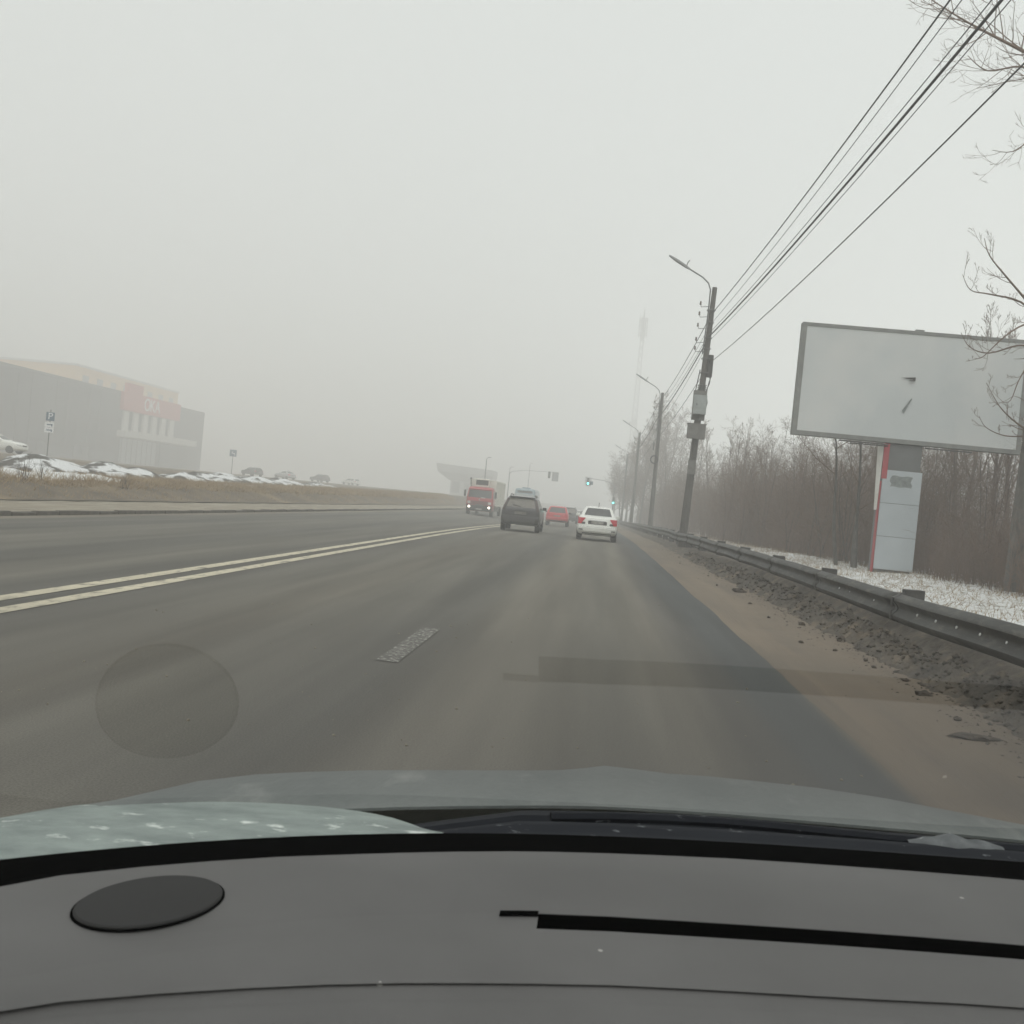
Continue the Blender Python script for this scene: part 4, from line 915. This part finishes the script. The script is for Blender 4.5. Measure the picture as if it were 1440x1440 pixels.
# ------------------------------------------------------------------ traffic signals, road-side posts, tower
def signal_head(b_parent, loc, on, board=True, name='signal_head', face=-1):
    x, y, z = loc; b = MB()
    b.box((x, y, z), (.34, .22, .98))
    hd = b.build(name, M['black'], b_parent, bevel=.03)
    for k, nm in enumerate(('red', 'amber', 'green')):
        b = MB(); b.lathe((x, y+face*.11, z+.31-.31*k), (0, face, 0), [(0, .15), (.02, .15), (.03, .12)], 14); b.build('lens', M['green_on'] if (on and k == 2) else M['trim'], hd)
        b = MB(); b.tube([(x-.13, y+face*.18, z+.31-.31*k), (x-.1, y+face*.2, z+.42-.31*k), (x+.1, y+face*.2, z+.42-.31*k), (x+.13, y+face*.18, z+.31-.31*k)], .02, 4); b.build('visor', M['black'], hd)
    if board:
        b = MB(); b.box((x, y-face*.0+.14*(-face), z), (.95, .02, 1.35)); b.build('backing_board', M['signwhite'] if board == 'w' else M['hazed_metal'], hd)
    return hd
zt = dip(2.4, 150)
ts = thing('traffic_light', 'mast-arm traffic light showing green above the right lanes', 'traffic light', (2.45, 150, zt))
b = MB(); b.tube([(0, 0, 0), (0, 0, 5.6), (-.3, 0, 6.0), (-1.6, 0, 6.35), (-4.4, 0, 6.55)], [.11, .09, .05, .04, .03], 8); b.build('mast', M['galv'], ts, smooth=True)
signal_head(ts, (-3.95, -.1, 6.05), True, 'w')
h = signal_head(ts, (.0, -.2, 3.55), True, False)
b = MB(); b.box((-3.45, 0, 5.82), (.5, .05, .5)); b.build('lane_plate', M['signblue'], ts)
tb_ = thing('traffic_light', 'dark traffic light over the oncoming lanes, seen from behind in the fog', 'traffic light', (-13.2, 150.5, 0))
b = MB(); b.tube([(0, 0, 0), (0, 0, 5.2), (.4, 0, 5.6), (2.5, 0, 5.9), (7.2, 0, 6.0)], [.09, .07, .04, .03, .025], 8); b.build('mast', M['hazed_metal'], tb_, smooth=True)
signal_head(tb_, (6.8, 0, 5.35), False, True, 'signal_head', 1); signal_head(tb_, (5.9, 0, 5.55), False, False, 'signal_head', 1)
for x, y, H, lb in [(-13.5, 121, 5.9, 'thin street lamp post rising behind the red truck'), (-13.6, 155, 6.1, 'thin lamp post between the truck and the bus'), (-13.4, 196, 8.4, 'pale lamp post rising behind the bus roof')]:
    p = thing('lamp_post', lb, 'lamp post', (x, y, .1), 0, 'lamp posts along the far kerb')
    b = MB(); b.tube([(0, 0, 0), (0, 0, H*.5), (0, 0, H)], [.11, .08, .05], 8); b.build('post', M['hazed_metal'], p)
    b = MB(); b.tube([(0, 0, H-.1), (.08, 0, H+.1), (.2, 0, H+.15)], .03, 5); b.box((.35, 0, H+.16), (.35, .16, .08)); b.build('lamp_arm', M['hazed_metal'], p)

tw = thing('radio_mast', 'tall lattice radio mast almost lost in the fog above the trees', 'mast', (12.8, 440, -3.0)); tw.scale = (1.69, 1.69, 1.69)
b = MB(); Ht = 47
def tws(z): return .55*(1-z/Ht)+.36
for sx, sy in ((-1, -1), (1, -1), (1, 1), (-1, 1)): b.tube([(sx*tws(0), sy*tws(0), 0), (sx*tws(Ht), sy*tws(Ht), Ht)], .13, 4)
b.build('mast_leg', M['cabinet_dark'], tw)
b = MB()
for k in range(24):
    za, zb_ = Ht*k/24, Ht*(k+1)/24; a, c = tws(za), tws(zb_)
    for (s1, s2) in (((-1, -1), (1, -1)), ((1, -1), (1, 1)), ((1, 1), (-1, 1)), ((-1, 1), (-1, -1))):
        b.tube([(s1[0]*a, s1[1]*a, za), (s2[0]*c, s2[1]*c, zb_)], .07, 3); b.tube([(s2[0]*a, s2[1]*a, za), (s1[0]*c, s1[1]*c, zb_)], .07, 3)
b.build('lattice', M['cabinet_dark'], tw)
b = MB()
for k, z in enumerate((47.5, 49.2, 50.9)):
    for a in range(6): b.box((.95*math.cos(a*PI/3), .95*math.sin(a*PI/3), z), (.32, .32, 1.4))
b.build('aerial_panel', M['cabinet_dark'], tw)
b = MB(); b.tube([(0, 0, 46), (0, 0, 52), (0, 0, 54.5)], [.35, .25, .06], 6); b.build('spire', M['cabinet_dark'], tw)
b = MB(); b.lathe((0, -.6, 25), (0, -1, 0), [(0, .5), (.25, .8), (.3, .75)], 12); b.lathe((.8, -.5, 22), (0, -1, 0), [(0, .5), (.25, .9), (.3, .85)], 12); b.build('dish', M['cabinet_dark'], tw)

# ------------------------------------------------------------------ left side: signs and buildings
def lettering(name, txt, size, loc, rot, m, parent, depth=.02, pitch=.0):
    for k, ch in enumerate(txt):
        cu = bpy.data.curves.new('glyph', 'FONT'); cu.body = ch; cu.size = size; cu.extrude = depth; cu.align_x = 'CENTER'; cu.align_y = 'CENTER'
        tmp = bpy.data.objects.new('glyph', cu); C.objects.link(tmp)
        me = bpy.data.meshes.new_from_object(tmp.evaluated_get(bpy.context.evaluated_depsgraph_get())); bpy.data.objects.remove(tmp); me.name = name
        me.materials.clear(); me.materials.append(m)
        o = link(bpy.data.objects.new(name, me), parent); o.location = (loc[0], loc[1]+pitch*(k-(len(txt)-1)/2), loc[2]); o.rotation_euler = rot
z0 = left_z(-40, 71)
ps = thing('parking_sign', 'blue parking sign marked P with two white plates below, before the grey building', 'sign', (-40, 71, z0), R(29))
b = MB(); b.tube([(0, .05, 0), (0, .05, 4.75-z0)], .04, 6); b.build('post', M['galv'], ps)
b = MB(); b.box((0, 0, 4.25-z0), (.56, .03, .62)); q = b.build('sign_plate', M['signblue'], ps)
lettering('letter', 'P', .68, (0, -.02, 4.25-z0), (PI/2, 0, 0), M['signwhite'], q, .004)
for k in range(2):
    b = MB(); b.box((-.02, 0, 3.66-z0-.40*k), (.62, .03, .36)); q = b.build('small_plate', M['signwhite'], ps)
    b = MB(); b.box((-.05, -.018, 3.66-z0-.40*k), (.30, .006, .08)); b.box((.14, -.018, 3.63-z0-.40*k), (.08, .006, .18)); b.build('plate_symbol', M['signblue'], q)
z0 = left_z(-56, 152)
ps = thing('road_sign', 'small square blue sign on a thin post, faint right of the shop', 'sign', (-56, 152, z0), R(20)); ps.scale = (1.35, 1.35, 1.35)
b = MB(); b.tube([(0, .05, 0), (0, .05, 4.0-z0)], .045, 6); b.build('post', M['galv'], ps)
b = MB(); b.box((0, 0, 3.6-z0), (.75, .03, .75)); q = b.build('sign_plate', M['signblue'], ps)
b = MB(); b.tube([(-.1, -.02, .2+3.6-z0), (-.12, -.02, 3.6-z0), (.14, -.02, 3.56-z0), (.2, -.02, -.24+3.6-z0)], .05, 4); b.build('sign_symbol', M['signwhite'], q)

gb = thing('grey_building', 'long low grey panelled building in the fog at the left edge', 'building', (-111, 111, .475)); gb.scale = (1.85, 1.85, 1.85)
b = MB(); b.box((-9, 31, 4.55), (18, 62, 9.1)); b.build('wall', M['walldark'], gb)
b = MB(); b.box((0, 0, 0), (.10, 2.42, 7.2)); w0 = b.build('wall_panel', M['wallgrey'], gb, bevel=.03)
for i in range(25):
    o = w0 if i == 0 else w0.copy()
    if i: link(o, gb)
    o.location = (.05+.015*(i % 3), 1.25+2.48*i, 5.2)
b = MB(); b.box((-.0, 31, 9.2), (.5, 62.2, .28)); b.build('parapet', M['walldark'], gb)
for i in range(6):
    b = MB(); b.box((.11, 6+9.5*i, 1.1), (.06, 3.4, 1.9)); q = b.build('window', M['glass'], gb)
    b = MB(); b.box((.13, 6+9.5*i, 1.1), (.06, .1, 1.9)); b.box((.13, 6+9.5*i, 2.1), (.08, 3.6, .1)); b.build('frame', M['wallgrey'], q)
b = MB(); b.box((.2, 32.5, 6.6), (.12, 2.4, 2.2)); b.build('yellow_sign', M['yellow'], gb, bevel=.03)

sh = thing('shop', 'shop with red fascia sign, pale columns and a white canopy over the entrance', 'shop', (-111, 226.2, .475)); sh.scale = (1.85, 1.85, 1.85)
b = MB(); b.box((-9, 13.7, 4.6), (17.8, 27.4, 9.2)); b.build('wall', M['wallgrey'], sh)
b = MB(); b.box((.55, 7.9, 8.2), (.5, 17.2, 2.3)); fs = b.build('fascia_sign', M['signred'], sh, bevel=.04)
b = MB(); b.box((.55, 2.3, 9.9), (.5, 4.2, 1.2)); b.build('raised_sign', M['signred'], sh)
lettering('letter', 'OKA', 2.3, (.82, 7.4, 8.2), (PI/2, 0, PI/2), M['signwhite'], fs, .03, 1.55)
for i in range(6):
    b = MB(); b.box((.35, 1.0+2.75*i, 5.75), (.3, 1.35, 2.5)); b.build('column', M['white'], sh, bevel=.03)
b = MB(); b.box((1.5, 8.6, 4.1), (3.0, 18.2, .8)); b.build('canopy', M['white'], sh, bevel=.03)
b = MB(); b.box((.06, 6.0, 1.95), (.1, 10.5, 3.3)); q = b.build('shop_window', M['pale_glass'], sh)
b = MB()
for i in range(8): b.box((.13, 1.0+1.45*i, 1.95), (.05, .09, 3.3))
b.build('frame', M['wallgrey'], q)
b = MB(); b.box((.08, 15.0, 1.9), (.1, 5.2, 3.4)); b.build('door', M['walldark'], sh)
yb = thing('yellow_building', 'tall pale yellow building rising behind the shop, dissolving in fog', 'building', (-153, 277.5, .4)); yb.scale = (1.96, 1.96, 1.96)
b = MB(); b.box((-6, 17, 6.9), (16, 36, 13.8)); b.build('wall', M['yellow'], yb)
b = MB(); b.box((-6, 17, 13.95), (16.4, 36.4, .3)); b.build('parapet', M['white'], yb)
for r in range(2):
    for i in range(8):
        b = MB(); b.box((2.03, 2+4.3*i, 8.9+3*r), (.08, 1.7, 1.6)); b.build('window', M['glass'], yb)
tb2 = thing('tower_block', 'grey apartment block, a dark smear in the fog at the left edge above the roof', 'building', (-230, 295, .1)); tb2.scale = (2.5, 2.5, 2.5)
b = MB(); b.box((-8, 0, 16), (16, 24, 32)); b.build('wall', M['wallgrey'], tb2)
for r in range(8):
    for i in range(5):
        b = MB(); b.box((.03, -9+4.5*i, 9+2.9*r), (.08, 1.6, 1.5)); b.build('window', M['glass'], tb2)

cp = thing('station_canopy', 'grey building with flared overhanging roof, faint behind the red truck', 'building', (-44.5, 300, .65)); cp.scale = (1.5, 1.5, 1.5)
b = MB(); b.box((4.6, 3.5, 2.0), (8.0, 7, 4.1)); b.build('wall', M['hazed_wall'], cp)
b = MB(); v = [(.3, -.4, 3.2), (8.7, -.4, 3.2), (8.7, 7, 3.2), (.3, 7, 3.2), (-1.9, -1.8, 4.7), (9.0, -1.8, 4.7), (9.0, 8, 4.7), (-1.9, 8, 4.7), (-2.3, -2.0, 6.3), (9.0, -2.0, 5.8), (9.0, 8, 5.8), (-2.3, 8, 6.3)]
b.add(v, [(0, 3, 2, 1)]+[(a+i, a+(i+1) % 4, a+4+(i+1) % 4, a+4+i) for a in (0, 4) for i in range(4)]+[(8, 9, 10, 11)]); b.build('roof', M['hazed_wall'], cp)
for i in range(3):
    b = MB(); b.box((1.7+2.4*i, -.05, 1.9), (1.6, .1, 2.2)); b.build('window', M['glass'], cp)

# ------------------------------------------------------------------ the car we sit in
own = thing('car', 'silver-grey car seen from its driver seat: dashboard, windscreen and dirty bonnet', 'car', (.4, .2, 0))
def own_part(o):
    if o.parent is own: o.location = (-.4, -.2, 0)
    return o
def tab(xs, ys):
    xs, ys = list(xs), list(ys)
    def f(x):
        if x <= xs[0]: return ys[0]+(x-xs[0])*(ys[1]-ys[0])/(xs[1]-xs[0])
        if x >= xs[-1]: return ys[-1]+(x-xs[-1])*(ys[-1]-ys[-2])/(xs[-1]-xs[-2])
        i = max(k for k in range(len(xs)-1) if xs[k] <= x)
        # smooth cubic through the table
        x0, x1 = xs[i], xs[i+1]; h = x1-x0; u = (x-x0)/h
        m0 = (ys[i+1]-ys[max(0, i-1)])/(xs[i+1]-xs[max(0, i-1)]); m1 = (ys[min(len(ys)-1, i+2)]-ys[i])/(xs[min(len(xs)-1, i+2)]-xs[i])
        return (2*u**3-3*u*u+1)*ys[i]+(u**3-2*u*u+u)*h*m0+(-2*u**3+3*u*u)*ys[i+1]+(u**3-u*u)*h*m1
    return f
far_edge = tab([-.72, -.62, -.521, -.475, -.392, -.297, -.059, .176, .351, .563, .8, 1.1, 1.4], [.55, .76, .905, .953, 1.011, 1.067, 1.17, 1.233, 1.263, 1.29, 1.30, 1.27, 1.17])
_gp = (-0.03145, 0.21983, -0.28362, 0.28778, 1.23639)
def glass_edge(x):
    if x > .587: return 1.349+.09*(x-.587)-.16*(x-.587)**2
    return _gp[0]*x**4+_gp[1]*x**3+_gp[2]*x**2+_gp[3]*x+_gp[4]
slot_far = tab([-.72, -.5, -.25, -.05, .153, .472, .8, 1.1, 1.4], [.44, .70, .895, .981, 1.022, 1.066, 1.09, 1.08, 1.02])
crease = tab([-.72, -.50, -.382, -.274, -.15, -.03, .074, .254, .403, .8, 1.4], [.36, .60, .702, .752, .797, .830, .855, .885, .911, .95, .91])
def slot_near(x): return slot_far(x)-.036

def dashmat(name, c, c2, rough):
    m = bpy.data.materials.new(name); m.use_nodes = True; n = m.node_tree.nodes; l = m.node_tree.links; p = n['Principled BSDF']
    p.inputs['Roughness'].default_value = rough; p.inputs['Specular IOR Level'].default_value = .5
    tc = n.new('ShaderNodeTexCoord')
    t = n.new('ShaderNodeTexNoise'); t.inputs['Scale'].default_value = 3.5; t.inputs['Detail'].default_value = 5; l.new(tc.outputs['Object'], t.inputs['Vector'])
    q = n.new('ShaderNodeMix'); q.data_type = 'RGBA'; q.inputs[6].default_value = (*c, 1); q.inputs[7].default_value = (*c2, 1); l.new(t.outputs[0], q.inputs[0])
    # specks of dust
    v = n.new('ShaderNodeTexVoronoi'); v.inputs['Scale'].default_value = 22; l.new(tc.outputs['Object'], v.inputs['Vector'])
    sp = n.new('ShaderNodeSeparateColor'); l.new(v.outputs['Color'], sp.inputs[0])
    a = n.new('ShaderNodeMath'); a.operation = 'GREATER_THAN'; a.inputs[1].default_value = .82; l.new(sp.outputs[0], a.inputs[0])
    d = n.new('ShaderNodeMath'); d.operation = 'LESS_THAN'; d.inputs[1].default_value = .055; l.new(v.outputs['Distance'], d.inputs[0])
    mu = n.new('ShaderNodeMath'); mu.operation = 'MULTIPLY'; l.new(a.outputs[0], mu.inputs[0]); l.new(d.outputs[0], mu.inputs[1])
    q2 = n.new('ShaderNodeMix'); q2.data_type = 'RGBA'; l.new(mu.outputs[0], q2.inputs[0]); l.new(q.outputs[2], q2.inputs[6]); q2.inputs[7].default_value = (.35, .34, .32, 1)
    l.new(q2.outputs[2], p.inputs['Base Color'])
    g_ = n.new('ShaderNodeTexNoise'); g_.inputs['Scale'].default_value = 700; l.new(tc.outputs['Object'], g_.inputs['Vector'])
    b_ = n.new('ShaderNodeBump'); b_.inputs['Strength'].default_value = .25; b_.inputs['Distance'].default_value = .001; l.new(g_.outputs[0], b_.inputs['Height']); l.new(b_.outputs[0], p.inputs['Normal'])
    return m
M['dash'] = dashmat('dash_plastic', (.055, .0535, .052), (.13, .127, .125), .6)
M['grille'] = dashmat('grille_plastic', (.016, .0155, .0155), (.022, .0215, .021), .85)
M['void'] = mat('matt_black', (.002, .002, .002), rough=1, spec=0)
M['seal'] = mat('black_seal', (.0025, .0025, .0025), rough=1, spec=0)
M['bonnet'] = mat('bonnet_paint', (.115, .128, .124), (.165, .178, .17), 7, .55, c3=(.25, .26, .245), s3=13, t3=(.58, .8), stretch=(1, .45, 1), spec=.35, bump=.2, bscale=60)
M['wing'] = mat('wing_paint', (.27, .315, .295), (.15, .18, .172), 22, .6, c3=(.62, .66, .63), s3=34, t3=(.60, .68), stretch=(.6, 1, 1), bump=.3, bscale=90)
M['cowl'] = mat('cowl_plastic', (.006, .0075, .011), (.012, .014, .019), 8, .8, c3=(.20, .21, .22), s3=60, t3=(.64, .70), stretch=(.4, 1, 1), spec=.25)
M['crust'] = mat('blade_crust', (.15, .16, .165), (.06, .066, .07), 30, .8, c3=(.55, .57, .57), s3=50, t3=(.62, .72))

SX0 = -.018
cols = [-.72, -.66, -.6, -.54, -.48, -.42, -.36, -.3, -.24, -.18, -.12, -.06, SX0, .05, .12, .2, .28, .36, .44, .52, .6, .7, .8, .95, 1.1, 1.25, 1.4]
def dz(x, y):   # soft crown of the dashboard
    return 1.0-.003*sstep(.0, .12, (crease(x)+.12)-y)
def face_rows(lines, cols):
    return [[(x, f(x), dz(x, f(x))+o) for x in cols] for f, o in lines]
b = MB()
full = cols
mid = lambda f, g_, u: (lambda x: f(x)*(1-u)+g_(x)*u)
# from the glass back to the slot
b.grid(face_rows([(far_edge, -.02), (lambda x: far_edge(x)-.006, -.003), (lambda x: far_edge(x)-.018, 0), (mid(far_edge, slot_far, .4), .002), (mid(far_edge, slot_far, .75), .002), (slot_far, 0)], full))
left = [x for x in cols if x <= SX0]
b.grid(face_rows([(slot_far, 0), (slot_near, 0)], left))
# the open slot, with its own walls
right = [x for x in cols if x >= SX0]
b.grid([[(x, slot_far(x), dz(x, slot_far(x))) for x in right], [(x, slot_far(x)+.004, .955) for x in right]])
b.grid([[(x, slot_near(x)-.004, .955) for x in right], [(x, slot_near(x), dz(x, slot_near(x))) for x in right]])
# behind the slot to the crease, then down toward the driver
b.grid(face_rows([(slot_near, 0), (mid(slot_near, crease, .3), .001), (mid(slot_near, crease, .6), .001), (mid(slot_near, crease, .85), -.001), (lambda x: crease(x)+.03, -.0025), (lambda x: crease(x)+.014, -.0035), (lambda x: crease(x)+.004, -.0062), (lambda x: crease(x)-.004, -.0068), (lambda x: crease(x)-.014, -.0052), (lambda x: crease(x)-.06, -.010), (lambda x: crease(x)-.16, -.03), (lambda x: crease(x)-.24, -.08), (lambda x: crease(x)-.28, -.2), (lambda x: crease(x)-.26, -.5)], full))
dash = own_part(b.build('dashboard', M['dash'], own, smooth=50))
b = MB(); b.grid([[(x, slot_far(x)+.004, .956) for x in right], [(x, slot_near(x)-.004, .956) for x in right]])
b.grid([[(x, slot_far(x)-.0006, .9995) for x in right], [(x, slot_far(x)-.0006, .957) for x in right]]); b.grid([[(x, slot_near(x)-.0005, .957) for x in right], [(x, slot_near(x)-.0005, .995) for x in right]])  # black sheets before the slot walls stand in for deep shade
b.add([(SX0, slot_far(SX0), 1), (SX0, slot_near(SX0), 1), (SX0, slot_near(SX0), .956), (SX0, slot_far(SX0), .956)], [(0, 1, 2, 3)]); b.build('defroster_vent', M['void'], dash)
b = MB(); b.grid([[(x, slot_far(x)-.002, 1.0025) for x in np.linspace(-.055, SX0, 5)], [(x, slot_far(x)-.009, 1.0015) for x in np.linspace(-.055, SX0, 5)]]); b.build('vent_groove', M['void'], dash, solid=.002)
# speaker grille: a shallow perforated disc in a ring groove
sc_, sa, sb_ = Vector((-.3695, .897, 1.0)), Vector((.0535, .041, 0)), Vector((-.0225, .0505, 0))
def oval(k, z): return [tuple(sc_+sa*(k*math.cos(t))+sb_*(k*math.sin(t))+Vector((0, 0, z))) for t in np.linspace(0, 2*PI, 49)]
b = MB(); b.grid([oval(.985, -.002), oval(.985, .0045), oval(.96, .0058), oval(.6, .0066), oval(.25, .0070), oval(.001, .0072)]); sg = b.build('speaker_grille', M['grille'], dash, smooth=30)
b = MB(); b.grid([oval(.98, .0025), oval(1.018, .0025)]); b.build('grille_groove', M['void'], sg, solid=.0015)
# black edge between dashboard and glass
gx = list(np.arange(-.66, 1.41, .03))
b = MB(); b.grid([[(x, far_edge(x)+.001, .985) for x in gx], [(x, glass_edge(x)*.5+far_edge(x)*.5, .99) for x in gx], [(x, glass_edge(x), 1.0) for x in gx]]); own_part(b.build('windscreen_seal', M['seal'], own))

# the windscreen: raked, curved round its base
def glass_row(h):      # leans back 30 degrees, and flattens toward the roof
    return [(x, glass_edge(x)-1.70*h-1.1*h*(glass_edge(x)-1.187), 1.0+h) for x in gx]
def glassmat():
    m = bpy.data.materials.new('windscreen_glass'); m.use_nodes = True; n = m.node_tree.nodes; l = m.node_tree.links; n.clear()
    o = n.new('ShaderNodeOutputMaterial'); t = n.new('ShaderNodeBsdfTransparent'); gl = n.new('ShaderNodeBsdfGlossy'); gl.inputs['Roughness'].default_value = .02
    mx = n.new('ShaderNodeMixShader'); ge = n.new('ShaderNodeNewGeometry')
    def mth(op, a, b_=None):
        q = n.new('ShaderNodeMath'); q.operation = op
        for k, x in enumerate((a, b_)):
            if x is None: continue
            if isinstance(x, (int, float)): q.inputs[k].default_value = x
            else: l.new(x, q.inputs[k])
        return q.outputs[0]
    dt = n.new('ShaderNodeVectorMath'); dt.operation = 'DOT_PRODUCT'; l.new(ge.outputs['Incoming'], dt.inputs[0]); l.new(ge.outputs['Normal'], dt.inputs[1])
    fr = mth('POWER', mth('SUBTRACT', 1, mth('ABSOLUTE', dt.outputs['Value'])), 5)
    refl = mth('MULTIPLY', mth('MULTIPLY_ADD', fr, .957), 1.75)   # both faces of laminated glass
    refl.node.inputs[0].links[0].from_node.inputs[2].default_value = .043
    tc = n.new('ShaderNodeTexCoord'); sp = n.new('ShaderNodeSeparateXYZ'); l.new(tc.outputs['Object'], sp.inputs[0])
    r = n.new('ShaderNodeMapRange'); r.inputs[1].default_value = 1.300; r.inputs[2].default_value = 1.328; r.inputs[3].default_value = 1; r.inputs[4].default_value = 0; l.new(sp.outputs[2], r.inputs[0])  # reflection faded out in the material toward the clear upper pane
    r2 = n.new('ShaderNodeMapRange'); r2.inputs[1].default_value = 1.04; r2.inputs[2].default_value = 1.14; r2.inputs[3].default_value = .16; r2.inputs[4].default_value = 1; l.new(sp.outputs[2], r2.inputs[0])   # reflection strength cut by height near the base, so the wing stays bright
    m2 = n.new('ShaderNodeMath'); m2.operation = 'MULTIPLY'; l.new(refl, m2.inputs[0]); l.new(mth('MULTIPLY', r.outputs[0], r2.outputs[0]), m2.inputs[1])
    l.new(m2.outputs[0], mx.inputs[0]); l.new(t.outputs[0], mx.inputs[1]); l.new(gl.outputs[0], mx.inputs[2]); l.new(mx.outputs[0], o.inputs['Surface']); return m
def clearmat():
    m = bpy.data.materials.new('clear_glass'); m.use_nodes = True; n = m.node_tree.nodes; l = m.node_tree.links; n.clear()
    o = n.new('ShaderNodeOutputMaterial'); t = n.new('ShaderNodeBsdfTransparent'); t.inputs['Color'].default_value = (.99, .99, .99, 1); l.new(t.outputs[0], o.inputs['Surface']); return m
b = MB(); b.grid([glass_row(h) for h in np.linspace(.001, .328, 14)]); own_part(b.build('windscreen', glassmat(), own, smooth=True))
b = MB(); b.grid([glass_row(h) for h in np.linspace(.329, .60, 8)]); own_part(b.build('windscreen', clearmat(), own, smooth=True))

# bonnet, its near wing edge, cowl and wiper
rear = tab([-.75, -.5, -.282, -.1, .042, .205, .411, .658, .9, 1.4], [.90, 1.16, 1.298, 1.385, 1.439, 1.473, 1.497, 1.52, 1.52, 1.42])
crest_y = tab([-.75, -.567, -.486, -.334, -.112, -.025, .02, .054, .10, .16, .228, .456, .693, .9, 1.4], [1.0, 1.214, 1.356, 1.465, 1.568, 1.607, 1.64, 1.672, 1.672, 1.668, 1.681, 1.681, 1.606, 1.55, 1.3])
bx_ = [-.72, -.64, -.56, -.5, -.44, -.38, -.3, -.22, -.14, -.06, -.02, .02, .054, .1, .16, .22, .3, .4, .5, .6, .7, .8, 1.0, 1.2, 1.4]
b = MB(); rows = []
for u, dzv in ((0, -.004), (0.001, 0), (.35, .003), (.7, .003), (1.0, 0)):
    rows.append([(x, rear(x)+(max(crest_y(x), rear(x)+.03)-rear(x))*u, .98+dzv) for x in bx_])
for dy, dzv in ((.05, -.016), (.12, -.045), (.25, -.10), (.45, -.19), (.6, -.3), (.66, -.42)):
    rows.append([(x, max(crest_y(x), rear(x)+.03)+dy, .98+dzv) for x in bx_])
b.grid(rows); own_part(b.build('bonnet', M['bonnet'], own, smooth=60))
ptop = tab([-.72, -.646, -.597, -.53, -.453, -.37, -.291, -.22, -.145], [1.0, 1.116, 1.184, 1.232, 1.27, 1.29, 1.295, 1.283, 1.235])
pbot = lambda x: glass_edge(x)+.002
px_ = list(np.linspace(-.72, -.145, 24)); b = MB()
b.grid([[(x, pbot(x)*(1-u)+max(ptop(x), pbot(x)+.005)*u, .998-.018*u+.004*math.sin(u*PI)) for x in px_] for u in (0, .12, .3, .5, .7, .9, 1)]+[[(x, max(ptop(x), pbot(x)+.005)+.006, .972) for x in px_]])
own_part(b.build('front_wing', M['wing'], own, smooth=60))
cx_ = [x for x in bx_ if x >= -.3]
b = MB(); b.grid([[(x, glass_edge(x)*(1-u)+rear(x)*u+.002, .997-.021*u+dzz-.02*sstep(.10, .18, -x)) for x in cx_] for u, dzz in ((0, 0), (.15, .001), (.2, .006), (.3, .007), (.36, -.004), (.55, -.005), (.6, .004), (.75, .005), (.8, -.006), (1.0, -.004))])
own_part(b.build('cowl', M['cowl'], own, smooth=40))
b = MB(); b.tube([(x, glass_edge(x)*.55+rear(x)*.45, .996+.003*math.sin(x*9)) for x in np.linspace(-.02, .95, 14)], .007, 6); wa = own_part(b.build('wiper_arm', M['cowl'], own, smooth=True))
b = MB(); rows = []
for i, x in enumerate(np.linspace(.455, .585, 12)):
    c = Vector((x, glass_edge(x)*.62+rear(x)*.38, .990)); s_ = (.35+.65*math.sin(PI*(i+.6)/12.2))*.019*(1+.3*noise.noise(Vector((x*40, 1, 2))))
    rows.append([c+Vector((0, math.cos(a)*s_*1.3, math.sin(a)*s_*.9)) for a in np.linspace(-.3, PI+.3, 8)])
b.grid(rows); b.build('wiper_crust', M['crust'], wa, smooth=True)

# ------------------------------------------------------------------ haze
hb = MB(); hb.box((0, 470, 30.4), (1380, 1420, 66.0)); hz_m = bpy.data.materials.new('haze'); hz_m.use_nodes = True; n = hz_m.node_tree.nodes; n.clear()
o_ = n.new('ShaderNodeOutputMaterial'); pv = n.new('ShaderNodeVolumePrincipled'); pv.inputs['Density'].default_value = HAZE; pv.inputs['Color'].default_value = (.994, .995, .985, 1)
pv.inputs['Anisotropy'].default_value = 0; pv.inputs['Density Attribute'].default_value = ''
hz_m.node_tree.links.new(pv.outputs[0], o_.inputs['Volume']); hz_m.cycles.homogeneous_volume = True
hz = hb.build('haze', hz_m); hz['kind'] = 'stuff'; hz['label'] = 'grey fog filling the air over the whole road'; hz.display_type = 'WIRE'
